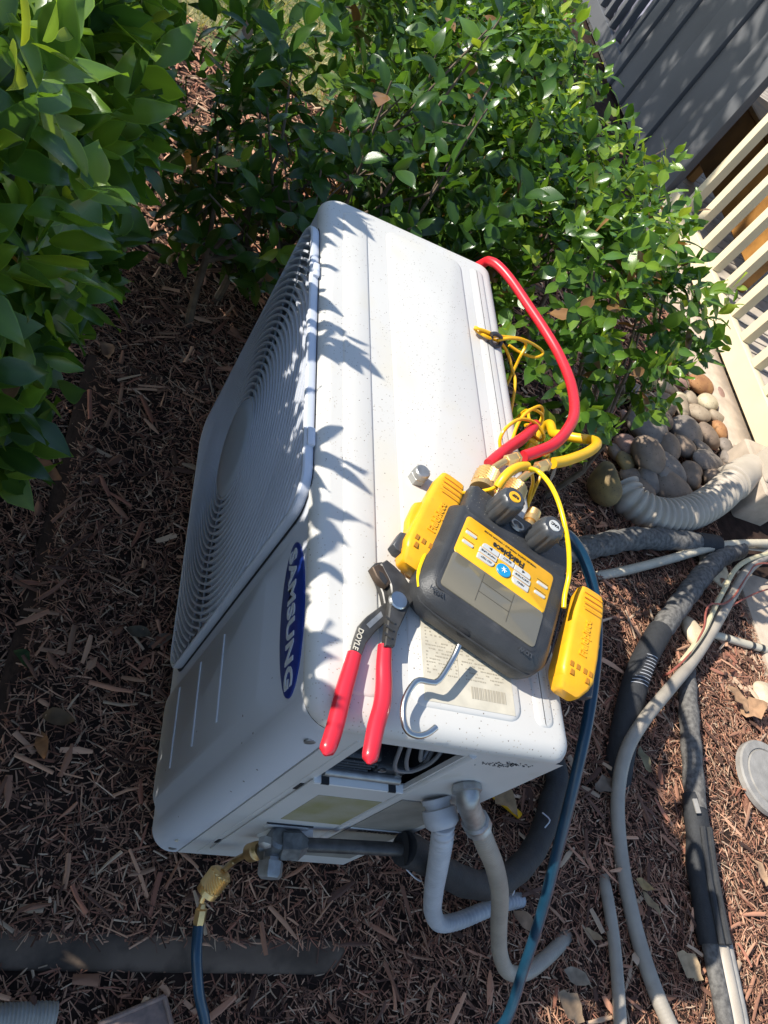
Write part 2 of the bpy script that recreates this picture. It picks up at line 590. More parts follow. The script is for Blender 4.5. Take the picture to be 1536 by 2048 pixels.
for (v, f, c) in (A, B, C_, D_, E_, F_, G_, H_):
    vs.append(v)
    fs.append(f + k)
    cs.append(c)
    k += len(v)
mul = stuff(big_mesh('wood_mulch', np.vstack(vs), np.vstack(fs), 'mulch', np.vstack(cs)))
tag(mul, 'reddish brown shredded wood mulch covering the bed around the unit', 'mulch')

# grass tufts on the lawn
r = np.random.default_rng(5)
ng = 9000
gx_ = r.uniform(-3.6, -1.62, ng)
gy_ = r.uniform(-0.8, 1.15, ng)
ga_ = r.uniform(0, 6.28, ng)
gh = r.uniform(0.03, 0.075, ng)
lean = r.normal(0, 0.03, (ng, 2))
bw = 0.003
gv = np.empty((ng, 4, 3))
bx_, by_ = np.cos(ga_) * bw, np.sin(ga_) * bw
gv[:, 0] = np.stack([gx_ - bx_, gy_ - by_, np.full(ng, GZ)], 1)
gv[:, 1] = np.stack([gx_ + bx_, gy_ + by_, np.full(ng, GZ)], 1)
gv[:, 2] = np.stack([gx_ + lean[:, 0] + bx_ * 0.2, gy_ + lean[:, 1] + by_ * 0.2, GZ + gh], 1)
gv[:, 3] = np.stack([gx_ + lean[:, 0] - bx_ * 0.2, gy_ + lean[:, 1] - by_ * 0.2, GZ + gh], 1)
gcol = np.where(r.uniform(size=(ng, 1)) < 0.5, np.array([[0.16, 0.22, 0.05, 1]]), np.array([[0.42, 0.37, 0.17, 1]]))
g_ = stuff(big_mesh('lawn_grass', gv.reshape(-1, 3), (np.arange(ng) * 4)[:, None] + np.arange(4), 'grass_blade', np.repeat(gcol, 4, 0)))
tag(g_, 'patch of yellowing lawn grass seen through the shrubs', 'grass')

# ================================================================== EQUIPMENT PAD
pad = obj('equipment_pad', loft([rrect(-0.10, 1.034, -0.245, 0.36, 0.05, -0.075), rrect(-0.10, 1.034, -0.245, 0.36, 0.05, -0.052),
                                 rrect(-0.097, 1.031, -0.242, 0.357, 0.05, -0.046), rrect(-0.090, 1.023, -0.235, 0.350, 0.045, -0.0415), rrect(-0.078, 1.011, -0.223, 0.338, 0.04, -0.0395)]), 'pad_plastic')
tag(pad, 'dark grey plastic pad under the unit, its edge half buried in mulch', 'equipment pad')

struct(obj('soil_layer', box(-0.12, 0.995, -0.26, 0.38, -0.060, -0.0385, 0.008), 'soil'))

# ================================================================== OUTDOOR UNIT
W_, D_u, H_ = 0.88, 0.328, 0.61
ac = thing('air_conditioner', 'off-white outdoor air conditioner unit with round fan grille and blue oval badge', 'air conditioner', (0.44, 0.164, -0.041))
CR = (0.036, 0.036, 0.022, 0.022)
# top cover: pressed lid with rounded rim
rim = 0.020
rings = [rrect(-0.001, W_ + 0.0006, -0.001, D_u + 0.002, CR, 0.5898), rrect(-0.001, W_ + 0.0006, -0.001, D_u + 0.002, CR, H_ - rim + 0.001)]
for k in range(1, 8):
    a = math.radians(90 * k / 7)
    i = rim * (1 - math.cos(a)) - 0.001
    rings.append(rrect(i, W_ - i, i, D_u - i, tuple(max(q - i * 0.6, 0.01) for q in CR), H_ - rim + rim * math.sin(a)))
obj('top_cover', loft(rings, False, True), 'casing', ac)


def emboss(x0, x1, y0, y1, h, r=0.018, m='casing'):
    e = 0.004
    obj('embossed_panel', loft([rrect(x0, x1, y0, y1, r, H_ - 0.001), rrect(x0 + e * 0.3, x1 - e * 0.3, y0 + e * 0.3, y1 - e * 0.3, r, H_ + h * 0.45),
                                rrect(x0 + e, x1 - e, y0 + e, y1 - e, r, H_ + h)], False, True), m, ac)


emboss(0.035, 0.848, 0.112, 0.258, 0.0022)
emboss(0.035, 0.848, 0.034, 0.078, 0.0018, 0.012)
emboss(0.035, 0.848, 0.276, 0.303, 0.0018, 0.010)

# front panel: plate with round fan opening, recessed cover, rounded corners
GXC, GZC, GR = 0.325, 0.312, 0.262
YF = 0.0
TOPZ = 0.5885


def plate_round_hole(x0, x1, z0, z1, cx, cz, rad, y, depth):
    n = 72
    V, F = [], []
    ring_o, ring_i, ring_b = [], [], []
    for k in range(n):
        a = 2 * math.pi * k / n
        c, s = math.cos(a), math.sin(a)
        t = min(((x1 - cx) / c) if c > 1e-9 else 9, ((x0 - cx) / c) if c < -1e-9 else 9,
                ((z1 - cz) / s) if s > 1e-9 else 9, ((z0 - cz) / s) if s < -1e-9 else 9)
        ring_o.append((cx + t * c, y, cz + t * s))
        ring_i.append((cx + rad * c, y, cz + rad * s))
        ring_b.append((cx + rad * c, y + depth, cz + rad * s))
    for cxx, czz in ((x0, z0), (x1, z0), (x1, z1), (x0, z1)):
        kk = min(range(n), key=lambda q: (ring_o[q][0] - cxx) ** 2 + (ring_o[q][2] - czz) ** 2)
        ring_o[kk] = (cxx, y, czz)
    return loft([np.array(ring_b), np.array(ring_i), np.array(ring_o)], False, False)


p1 = plate_round_hole(0.036, 0.63, 0.008, TOPZ, GXC, GZC, GR, YF, 0.09)


def ringxz(x0, x1, z0, z1, r, y, n=6):
    v = rrect(x0, x1, z0, z1, r, 0, n)
    return np.column_stack([v[:, 0], np.full(len(v), y), v[:, 1]])


# flat right part with recessed cover (outer rectangle ring has the same point count)
o_ = ringxz(0.63, 0.846, 0.008, TOPZ, 0.0001, YF)
i1 = ringxz(0.638, 0.836, 0.014, 0.510, 0.028, YF)
i2 = ringxz(0.652, 0.818, 0.028, 0.486, 0.020, YF - 0.0105)
p2 = loft([o_, i1, i2], False, True)


def arc_corner(cx, cy, rad, a0, a1, z0, z1, n=10):
    a = [math.radians(a0 + (a1 - a0) * k / n) for k in range(n + 1)]
    lo = np.array([(cx + rad * math.cos(t), cy + rad * math.sin(t), z0) for t in a])
    hi = np.array([(cx + rad * math.cos(t), cy + rad * math.sin(t), z1) for t in a])
    return loft([lo, hi], False, False, closed=False)


def quad(a, b, c, d):
    return np.array([a, b, c, d]), [(0, 1, 2, 3)]


cr = arc_corner(0.846, 0.034, 0.034, -90, 0, 0.008, TOPZ)
cl = arc_corner(0.036, 0.036, 0.036, 180, 270, 0.008, TOPZ)
sr = quad((0.88, 0.034, 0.008), (0.88, 0.0405, 0.008), (0.88, 0.0405, TOPZ), (0.88, 0.034, TOPZ))
sr2 = quad((0.88, 0.0405, 0.008), (0.868, 0.0407, 0.008), (0.868, 0.0407, TOPZ), (0.88, 0.0405, TOPZ))
sl = quad((0, 0.05, 0.008), (0, 0.036, 0.008), (0, 0.036, TOPZ), (0, 0.05, TOPZ))
bt = quad((0.036, 0.0, 0.008), (0.846, 0.0, 0.008), (0.846, 0.03, 0.002), (0.036, 0.03, 0.002))
obj('front_panel', join(p1, p2, cr, cl, sr, sr2, sl, bt), 'casing_sky_tint', ac)
# louvre slits pressed in the recessed cover
for zz, xa, xb in ((0.332, 0.668, 0.792), (0.225, 0.665, 0.790), (0.116, 0.663, 0.789)):
    obj('pressed_slit', tube([(xa, YF - 0.0100, zz), (xb, YF - 0.0100, zz)], 0.0022, 8, smooth=False), 'casing_sky_tint', ac)
# fan shroud back and fan
obj('fan_shroud_back', lathe([(0, GR), (0.001, GR - 0.001)], (GXC, 0.088, GZC), (0, 1, 0), 48), 'dark_inside', ac)
fan = obj('fan', lathe([(0, 0.01), (0, 0.07), (0.04, 0.075)], (GXC, 0.03, GZC), (0, 1, 0), 28), 'fan_plastic', ac)
for k in range(3):
    a0 = k * 2.094 + 0.5
    V, F = [], []
    for i in range(7):
        for j in range(5):
            rr = 0.07 + (0.245 - 0.07) * j / 4
            aa = a0 + (i / 6 - 0.5) * 1.25 + 0.25 * j / 4
            V.append((GXC + rr * math.cos(aa), 0.042 + 0.035 * (i / 6 - 0.5), GZC + rr * math.sin(aa)))
    F = [(i * 5 + j, i * 5 + j + 1, (i + 1) * 5 + j + 1, (i + 1) * 5 + j) for i in range(6) for j in range(4)]
    obj('fan_blade', (V, F), 'fan_plastic', fan)

# grille: frame, concentric rings, spokes, hub
gx0, gx1, gz0, gz1 = 0.062, 0.612, 0.030, 0.601
GY = -0.014
fr = [ringxz(gx0 + 0.002, gx1 - 0.002, gz0 + 0.002, gz1 - 0.002, 0.046, -0.0005), ringxz(gx0, gx1, gz0, gz1, 0.048, -0.006),
      ringxz(gx0, gx1, gz0, gz1, 0.048, GY + 0.002), ringxz(gx0 + 0.002, gx1 - 0.002, gz0 + 0.002, gz1 - 0.002, 0.047, GY),
      ringxz(gx0 + 0.0055, gx1 - 0.0055, gz0 + 0.0055, gz1 - 0.0055, 0.044, GY), ringxz(gx0 + 0.0065, gx1 - 0.0065, gz0 + 0.0065, gz1 - 0.0065, 0.043, GY + 0.002),
      ringxz(gx0 + 0.0065, gx1 - 0.0065, gz0 + 0.0065, gz1 - 0.0065, 0.043, -0.001)]
gr = obj('fan_grille', loft(fr, False, False), 'grille_plastic', ac)
ix0, ix1, iz0, iz1 = gx0 + 0.0055, gx1 - 0.0055, gz0 + 0.0055, gz1 - 0.0055


def inside(x, z):
    if not (ix0 < x < ix1 and iz0 < z < iz1):
        return False
    q = 0.042
    cx = min(max(x, ix0 + q), ix1 - q)
    cz = min(max(z, iz0 + q), iz1 - q)
    return (x - cx) ** 2 + (z - cz) ** 2 < q * q


def ring_bars(rad, n=144):
    """The arcs of one ring that lie inside the frame."""
    hw = 0.0017
    y0 = GY - 0.0005 - 0.006 * max(0, 1 - (rad / 0.26) ** 2)
    ins = [inside(GXC + rad * math.cos(2 * math.pi * k / n), GZC + rad * math.sin(2 * math.pi * k / n)) for k in range(n)]
    runs = []
    if all(ins):
        runs = [list(range(n + 1))]
    else:
        k0 = ins.index(False)
        cur = []
        for q in range(k0, k0 + n + 1):
            if ins[q % n]:
                cur.append(q)
            elif cur:
                runs.append(cur)
                cur = []
    out = []
    for run in runs:
        if len(run) < 2:
            continue
        V, F = [], []
        for q in run:
            a = 2 * math.pi * q / n
            c, s = math.cos(a), math.sin(a)
            for rr, y in ((rad - hw, y0), (rad + hw, y0), (rad + hw, y0 + 0.013), (rad - hw, y0 + 0.013)):
                V.append((GXC + rr * c, y, GZC + rr * s))
        for i in range(len(run) - 1):
            b = 4 * i
            F += [(b + 0, b + 1, b + 5, b + 4), (b + 1, b + 2, b + 6, b + 5), (b + 3, b + 0, b + 4, b + 7), (b + 2, b + 3, b + 7, b + 6)]
        out.append((V, F))
    return out


rad = 0.0865
while rad < 0.375:
    for vf in ring_bars(rad):
        obj('grille_ring', vf, 'grille_plastic', gr, smooth=False)
    rad += 0.0116
NSP = 32
for k in range(NSP):
    a0 = 2 * math.pi * k / NSP
    r0 = 0.082 if k % 2 == 0 else 0.15
    pts = []
    rr = r0
    while rr < 0.37:
        a = a0 + 0.28 * (rr - 0.08) / 0.18
        x, z = GXC + rr * math.cos(a), GZC + rr * math.sin(a)
        if not inside(x, z):
            break
        pts.append((x, GY + 0.0065 - 0.006 * max(0, 1 - (rr / 0.26) ** 2), z))
        rr += 0.02
    if len(pts) > 1:
        obj('grille_spoke', tube(pts, 0.0021, 6, smooth=False), 'grille_plastic', gr)
obj('grille_hub', lathe([(0, 0.0865), (0.010, 0.0865), (0.014, 0.082), (0.016, 0.06), (0.0165, 0.0)], (GXC, GY + 0.008, GZC), (0, -1, 0), 48), 'hub_plastic', gr)
gap = [ringxz(gx0 - 0.0035, gx1 + 0.0035, gz0 - 0.0035, gz1 - 0.0, 0.050, -0.0006), ringxz(gx0 + 0.003, gx1 - 0.003, gz0 + 0.003, gz1 - 0.003, 0.046, -0.0008)]
obj('grille_gap', loft(gap, False, False), 'dark_inside', gr)
for (cx, cz) in ((0.52, 0.604), (0.20, 0.604)):
    ex = 0.014 if cz > 0.5 else 0.003
    ez = 0.0025 if cz > 0.5 else 0.014
    obj('grille_clip', box(cx - ex, cx + ex, GY + 0.003, -0.001, cz - ez - 0.004, cz + ez, 0.0015), 'grille_plastic', gr)

# badge
bd = obj('badge', place(loft([np.array([(0.096 * math.cos(t) * s, 0.0335 * math.sin(t) * s, h) for t in np.linspace(0, 2 * math.pi, 48, endpoint=False)])
                              for s, h in ((1, -0.001), (1, 0.0012), (0.975, 0.0018))]), (0.742, YF - 0.0005, 0.553), (1, 0, 0), (0, 0, 1)), 'logo_blue', ac)
obj('badge_lettering', place(text_vf('SAMSUNG', 0.0325, 0.0010, 1.06, 0.0004), (0.742, YF - 0.0029, 0.553), (1.12, 0, 0), (0, 0, 0.92)), 'logo_white', bd)

# right-hand side: service side with open terminal cover
sx = 0.8795


def side_plate(y0, y1, z0, z1, hy0, hy1, hz0, hz1, x, depth):
    o = [(x, y0, z0), (x, y1, z0), (x, y1, z1), (x, y0, z1)]
    h = [(x, hy0, hz0), (x, hy1, hz0), (x, hy1, hz1), (x, hy0, hz1)]
    b = [(x - depth, hy0, hz0), (x - depth, hy1, hz0), (x - depth, hy1, hz1), (x - depth, hy0, hz1)]
    return loft([np.array(b), np.array(h), np.array(o)], False, False)


sp = side_plate(0.0445, 0.326, 0.006, TOPZ, 0.083, 0.201, 0.437, 0.573, sx, 0.006)
edge = quad((sx, 0.0445, 0.006), (sx, 0.0445, TOPZ), (sx - 0.01, 0.0443, TOPZ), (sx - 0.01, 0.0443, 0.006))
side = obj('side_panel', join(sp, edge), 'side_metal', ac)
obj('pressed_ridge', tube([(sx - 0.001, 0.2085, 0.578), (sx - 0.001, 0.2085, 0.03)], 0.0052, 10, smooth=False), 'side_metal', side)
obj('pressed_step', tube([(sx - 0.0012, 0.071, 0.57), (sx - 0.0012, 0.071, 0.02)], 0.0022, 8, smooth=False), 'side_metal', side)
# service cover below the opening
cov = obj('service_cover', box(sx + 0.0004, sx + 0.0032, 0.079, 0.2005, 0.055, 0.434, 0.0012), 'side_metal', ac)
obj('cover_lip', box(sx - 0.004, sx + 0.0060, 0.080, 0.1985, 0.4345, 0.4385), 'white_paint', cov)
for (yy, zz) in ((0.094, 0.4392), (0.183, 0.4392)):
    obj('lip_slot', box(sx - 0.003, sx + 0.0066, yy - 0.005, yy + 0.005, zz - 0.003, zz), 'dark_inside', cov)
for (yy, zz, h) in ((0.0765, 0.40, 0.012), (0.2045, 0.40, 0.012), (0.0765, 0.10, 0.010)):
    obj('cover_slot', box(sx - 0.002, sx + 0.0009, yy - 0.0022, yy + 0.0022, zz - h, zz + h), 'dark_inside', side)
obj('warning_label', box(sx + 0.0030, sx + 0.0037, 0.110, 0.198, 0.262, 0.385), 'old_label', cov)
hd = obj('pull_handle', place(loft([rrect(-0.032, 0.032, -0.010, 0.010, 0.008, 0.0), rrect(-0.032, 0.032, -0.010, 0.010, 0.008, 0.003),
                                    rrect(-0.029, 0.029, -0.007, 0.007, 0.006, 0.0035)]), (sx + 0.0031, 0.133, 0.226), (0, 1, 0), (0, 0, 1)), 'side_metal', cov)
obj('handle_gap', box(sx + 0.0028, sx + 0.0048, 0.100, 0.168, 0.2362, 0.2395), 'dark_inside', hd)
# rating plate behind the ridge
rp_ = obj('rating_plate', box(sx + 0.0002, sx + 0.0014, 0.222, 0.312, 0.06, 0.395), 'grey_label', ac)
obj('plate_strip', box(sx + 0.0010, sx + 0.0020, 0.2225, 0.3115, 0.243, 0.247), 'white_paint', rp_)
obj('plate_lettering', place(text_vf('SAMSUNG', 0.0125, 0.0004, 1.15, 0.0002), (sx + 0.0019, 0.270, 0.234), (0, 1, 0), (0, 0, 1)), 'black_ink', rp_)
# screws and hole
for (x_, yy, zz) in ((0.8785, 0.026, 0.548), (0.8785, 0.030, 0.028)):
    s_ = obj('screw', lathe([(0, 0.0065), (0.0016, 0.0062), (0.0024, 0.003), (0.0026, 0.0)], (x_, yy, zz), (1, 0, 0), 14), 'galvanised', ac)
obj('dimple', lathe([(0, 0.0075), (0.0012, 0.0070), (0.0012, 0.004), (0.0002, 0.0)], (0.8775, 0.027, 0.075), (1, 0.1, 0), 14), 'paper_label', ac)
obj('lid_screw', lathe([(0, 0.0085), (0.0012, 0.0075), (0.0014, 0.0)], (0.8685, 0.1667, 0.603), (0.7, 0, 0.7), 16), 'rust', ac)
# inside the opening
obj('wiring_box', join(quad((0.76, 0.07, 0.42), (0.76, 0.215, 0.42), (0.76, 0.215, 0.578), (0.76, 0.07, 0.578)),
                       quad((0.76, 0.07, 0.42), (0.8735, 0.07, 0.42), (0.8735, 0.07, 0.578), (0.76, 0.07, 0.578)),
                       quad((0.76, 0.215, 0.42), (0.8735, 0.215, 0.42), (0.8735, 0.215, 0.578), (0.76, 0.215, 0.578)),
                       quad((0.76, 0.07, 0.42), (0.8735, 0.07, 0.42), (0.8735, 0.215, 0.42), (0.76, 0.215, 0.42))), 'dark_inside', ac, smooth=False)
tb = obj('terminal_block', box(0.836, 0.866, 0.086, 0.146, 0.425, 0.486, 0.003), 'black_plastic', ac)
for k in range(4):
    obj('terminal_rib', box(0.8655, 0.870, 0.089, 0.143, 0.450 + k * 0.009, 0.4535 + k * 0.009, 0.001), 'black_plastic', tb)
tb2 = obj('terminal_block', box(0.838, 0.869, 0.149, 0.192, 0.425, 0.468, 0.003), 'black_plastic', ac)
for yy, zz in ((0.157, 0.462), (0.184, 0.452)):
    obj('terminal_screw', lathe([(0, 0.0052), (0.002, 0.005), (0.003, 0.0)], (0.869, yy, zz), (1, 0, 0), 12), 'chrome', tb2)
obj('terminal_screw', lathe([(0, 0.0048), (0.002, 0.0046), (0.003, 0.0)], (0.866, 0.092, 0.480), (1, 0, 0), 12), 'chrome', tb)
obj('cable_bar', tube([(0.8735, 0.088, 0.4475), (0.8735, 0.150, 0.4475), (0.8735, 0.188, 0.4470)], 0.0062, 12, smooth=False), 'galvanised', ac)
for pts in ([(0.80, 0.150, 0.560), (0.850, 0.148, 0.535), (0.873, 0.156, 0.495), (0.874, 0.172, 0.482), (0.873, 0.188, 0.492), (0.862, 0.200, 0.525), (0.82, 0.205, 0.560)],
            [(0.79, 0.162, 0.560), (0.845, 0.160, 0.535), (0.868, 0.170, 0.498), (0.872, 0.184, 0.484), (0.860, 0.198, 0.505), (0.80, 0.206, 0.555)],
            [(0.79, 0.178, 0.565), (0.85, 0.176, 0.53), (0.864, 0.188, 0.505), (0.81, 0.205, 0.55)]):
    obj('internal_wire', tube(pts, 0.0026, 8), 'wire_grey', ac)
# dirt smear under the lid at the back corner
rd = np.random.default_rng(9)
fl = []
for _ in range(90):
    t = rd.normal(0, 0.45)
    yy = 0.262 + 0.034 * t + rd.normal(0, 0.002)
    zz = 0.566 + 0.006 * t + rd.normal(0, 0.0045)
    if yy < 0.322 and zz < 0.579:
        a_, b_ = rd.uniform(0.0003, 0.0012, 2)
        fl.append(box(sx + 0.0001, sx + 0.0006, yy - a_, yy + a_, zz - b_ * 0.6, zz + b_ * 0.6))
stuff(obj('dirt_smear', join(*fl), 'dark_inside', ac, smooth=False))
# rest of the cabinet
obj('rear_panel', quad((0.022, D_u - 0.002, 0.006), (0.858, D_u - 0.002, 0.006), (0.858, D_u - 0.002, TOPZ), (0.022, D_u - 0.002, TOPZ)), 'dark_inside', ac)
obj('rear_corner', arc_corner(0.858, 0.3055, 0.0205, 0, 90, 0.006, TOPZ), 'side_metal', ac)
obj('rear_corner', arc_corner(0.022, 0.306, 0.022, 90, 180, 0.006, TOPZ), 'side_metal', ac)
obj('far_side_panel', quad((0.0, 0.05, 0.006), (0.0, 0.306, 0.006), (0.0, 0.306, TOPZ), (0.0, 0.05, TOPZ)), 'side_metal', ac)
obj('base_tray', loft([rrect(0.004, 0.876, 0.006, 0.322, 0.03, -0.006), rrect(0.004, 0.876, 0.006, 0.322, 0.03, 0.0078)]), 'side_metal', ac)
for xx in (0.14, 0.70):
    obj('foot', box(xx, xx + 0.06, 0.012, 0.335, -0.0408, -0.0065, 0.002), 'side_metal', ac)
for k in range(22):
    zz = 0.03 + k * 0.025
    obj('guard_wire', tube([(0.03, D_u, zz), (0.85, D_u, zz)], 0.0015, 5, smooth=False), 'galvanised', ac)

# rating label on the lid with print and bar code
lb = thing('rating_label', 'yellowed printed rating label with bar code on the unit lid', 'label', (0.79, 0.19, 0.6122))
obj('paper', box(0.716, 0.841, 0.129, 0.247, 0.6121, 0.6127), 'paper_label', lb)
r = np.random.default_rng(3)
ink = []
for k in range(22):
    xx = 0.721 + k * 0.0041
    y = 0.134
    while y < 0.236:
        w = r.uniform(0.0012, 0.0034)
        if r.uniform() < 0.85 and not (0.172 < y < 0.178):
            ink.append(box(xx, xx + r.uniform(0.0011, 0.0018), y, y + w, 0.61265, 0.61295))
        y += w + (r.uniform(0.0005, 0.0011) if r.uniform() < 0.8 else r.uniform(0.004, 0.012))
ink.append(box(0.7195, 0.811, 0.1745, 0.1750, 0.61265, 0.61295))
obj('printed_lines', join(*ink), 'label_ink', lb, smooth=False)
bars = []
y = 0.190
while y < 0.236:
    w = r.choice([0.0006, 0.0011, 0.0017])
    bars.append(box(0.8155, 0.8295, y, y + w, 0.61265, 0.61305))
    y += w + r.choice([0.0007, 0.0012])
obj('bar_code', join(*bars), 'label_ink', lb, smooth=False)

# ================================================================== GAUGE SET (local axes: x = device right, y = towards the hook)
gz = H_ + 0.0022
ga = thing('manifold_gauge', 'black rubber-cased digital manifold gauge with yellow keypad lying on the lid', 'gauge', (0.690, 0.217, gz), -2.0045)


def gbody():
    prof = [(0.000, -0.016), (0.003, -0.007), (0.009, -0.002), (0.020, 0.0), (0.036, -0.0005), (0.0405, -0.0025), (0.0500, -0.0095), (0.0528, -0.0125), (0.0538, -0.0175)]
    rings = []
    for z, e in prof:
        r_ = rrect(-0.0905 - e, 0.0905 + e, -0.062 - min(e, -0.0) * 0.3, 0.094 + e, (0.012, 0.012, 0.030, 0.030), z, 8)
        rings.append(r_)
    return loft(rings)


gb = obj('rubber_boot', gbody(), 'boot_rubber', ga)
# waist grip bulges of the boot
obj('boot_seam', tube([(-0.091, -0.03, 0.038), (-0.0912, 0.055, 0.038), (-0.080, 0.084, 0.031), (-0.055, 0.0945, 0.031), (0.055, 0.0945, 0.031), (0.080, 0.084, 0.031), (0.0912, 0.055, 0.031), (0.091, -0.03, 0.031)], 0.0011, 6), 'boot_rubber', gb)
def fobj(name, vf, m, parent=None, smooth=True):
    # the face sits on top of the boot, a little towards the hook
    return obj(name, xf(vf, lambda x, y, z: (x * 0.93 + 0.004, y + 0.007, z - 0.0118)), m, parent, smooth)


fp = fobj('face_plate', loft([rrect(-0.0700, 0.0700, -0.048, 0.0155, 0.006, 0.0640), rrect(-0.0700, 0.0700, -0.048, 0.0155, 0.006, 0.0665), rrect(-0.0688, 0.0688, -0.0468, 0.0150, 0.005, 0.0672)]), 'panel_yellow', ga)
fobj('bezel', loft([rrect(-0.0745, 0.0745, -0.0525, 0.0725, 0.009, 0.0630), rrect(-0.0745, 0.0745, -0.0525, 0.0725, 0.009, 0.0652), rrect(-0.0718, 0.0718, -0.0498, 0.0698, 0.007, 0.0664)]), 'boot_rubber', ga)
ld = fobj('display', loft([rrect(-0.0695, 0.0695, 0.0145, 0.0682, 0.006, 0.0655), rrect(-0.0695, 0.0695, 0.0145, 0.0682, 0.006, 0.0676), rrect(-0.0685, 0.0685, 0.0150, 0.0672, 0.006, 0.0680)]), 'lcd_glass', ga)
for xx in (-0.024, 0.022):
    fobj('display_line', box(xx - 0.0004, xx + 0.0004, 0.018, 0.060, 0.0679, 0.0683), 'lcd_line', ld)
for yy in (0.030, 0.045):
    fobj('display_line', box(-0.024, 0.022, yy - 0.0004, yy + 0.0004, 0.0679, 0.0683), 'lcd_line', ld)


def button(name, poly, m='button_grey', h=0.0018):
    return fobj(name, prism(poly, 0.0668, 0.0672 + h, 0.0006), m, ga)


def rr2(x0, x1, y0, y1, r):
    return rrect(x0, x1, y0, y1, r, 0, 3)


# keypad (y from -0.046 at the brand end up to 0.013 at the display)
for sgn in (-1, 1):
    for yy in (-0.022, -0.0065):
        button('slim_button', rr2(sgn * 0.0565 - 0.0085, sgn * 0.0565 + 0.0085, yy - 0.0022, yy + 0.0022, 0.0021))
        fobj('button_print', box(sgn * 0.0565 - 0.009, sgn * 0.0565 + 0.009, yy - 0.0056, yy - 0.0048, 0.0671, 0.0674), 'black_ink', ga)
button('arrow_button', rr2(-0.038, -0.0125, -0.0240, -0.0165, (0.005, 0.001, 0.001, 0.001)))
button('select_button', rr2(-0.0115, 0.0115, -0.0245, -0.0165, 0.001))
button('arrow_button', rr2(0.0125, 0.038, -0.0240, -0.0165, (0.001, 0.005, 0.001, 0.001)))
button('key_button', rr2(-0.040, -0.013, -0.0150, -0.0072, 0.001))
button('key_button', rr2(0.013, 0.040, -0.0150, -0.0072, 0.001))
button('key_button', rr2(-0.040, -0.014, -0.0055, 0.0030, (0.001, 0.001, 0.006, 0.001)))
button('key_button', rr2(0.014, 0.040, -0.0055, 0.0030, (0.001, 0.001, 0.001, 0.006)))
button('power_button', [(0.0105 * math.cos(t), -0.004 + 0.0088 * math.sin(t)) for t in np.linspace(0, 6.283, 24, endpoint=False)], 'button_blue', 0.0022)
sf = []
for k in range(3):
    t = k * math.pi / 3
    dx, dy = 0.004 * math.cos(t), 0.004 * math.sin(t)
    sf.append(tube([(-dx, -0.004 - dy, 0.0698), (dx, -0.004 + dy, 0.0698)], 0.0005, 4, smooth=False))
fobj('snowflake_mark', join(*sf), 'white_paint', ga)


def gtext(s, size, x, y, z, m='black_ink', bold=0.0, sp=1.0, par=None):
    return fobj('lettering', place(text_vf(s, size, bold, sp, 0.0002), (x, y, z), (1, 0, 0), (0, 1, 0)), m, par or ga)


gtext('Fieldpiece', 0.0125, 0.0, -0.0318, 0.0676, bold=0.0004)
gtext('WIRELESS DIGITAL MANIFOLD + VACUUM GAUGE', 0.0037, 0.0, -0.0412, 0.0676)
for s, x, y in (('MENU', -0.027, -0.0014), ('UNITS/TEMP', -0.0265, -0.011), ('SELECT', 0, -0.0205), ('VAPOR LINE', 0.0265, -0.011), ('NO TEST', 0.027, -0.0014)):
    gtext(s, 0.0040, x, y, 0.0692)
for sgn in (-1, 1):
    fobj('arrow_mark', prism([(sgn * 0.0285, -0.0203), (sgn * 0.0240, -0.0183), (sgn * 0.0240, -0.0223)], 0.0690, 0.0694), 'black_ink', ga, smooth=False)
gtext('HIGH', 0.0075, 0.068, 0.0768, 0.0644, 'knob_grey', 0.0003, 1.1)
gtext('LOW', 0.0075, -0.062, 0.0768, 0.0644, 'knob_grey', 0.0003, 1.1)
# manifold block
mb = obj('manifold_block', loft([rrect(-0.076, 0.076, -0.098, -0.046, 0.006, 0.006), rrect(-0.078, 0.078, -0.100, -0.046, 0.006, 0.020),
                                 rrect(-0.078, 0.078, -0.100, -0.046, 0.006, 0.046), rrect(-0.075, 0.075, -0.096, -0.047, 0.006, 0.053), rrect(-0.072, 0.072, -0.084, -0.050, 0.006, 0.0550)]), 'black_plastic', ga)
for px in (0.057, 0.019, -0.019, -0.057):
    obj('port_collar', box(px - 0.0125, px + 0.0125, -0.112, -0.0995, 0.016, 0.044, 0.004), 'black_plastic', mb)
for kx, cm, tx in ((0.036, 'panel_yellow', 'REF'), (-0.024, 'button_grey', 'VAC')):
    n = 32
    rings = []
    for z, s in ((0.055, 0.90), (0.059, 1.0), (0.083, 0.95), (0.090, 0.88), (0.0925, 0.74)):
        ring = []
        for k in range(n):
            t = 2 * math.pi * k / n
            q = 1 - 0.10 * (k % 4 == 0)
            ring.append((kx + 0.0185 * s * q * math.cos(t), -0.073 + 0.0185 * s * q * math.sin(t), z))
        rings.append(np.array(ring))
    kb = obj('valve_knob', loft(rings), 'knob_grey', ga)
    obj('knob_cap', lathe([(0, 0.0082), (0.0012, 0.0078), (0.0014, 0.0)], (kx, -0.073, 0.0923), (0, 0, 1), 20), cm, kb)
    obj('lettering', place(text_vf(tx, 0.0060, 0.0002, 1, 0.0002), (kx, -0.073, 0.0940), (1, 0, 0), (0, 1, 0)), 'black_ink', kb)
sg = obj('sight_glass_ring', lathe([(0, 0.0105), (0.003, 0.0100), (0.003, 0.0070), (0.0005, 0.0065)], (0.006, -0.077, 0.0538), (0, -0.25, 1), 22, False), 'galvanised', ga)
obj('sight_glass', lathe([(0, 0.0068), (0.0008, 0.0)], (0.006, -0.077, 0.0546), (0, -0.25, 1), 18), 'lcd_glass', sg)
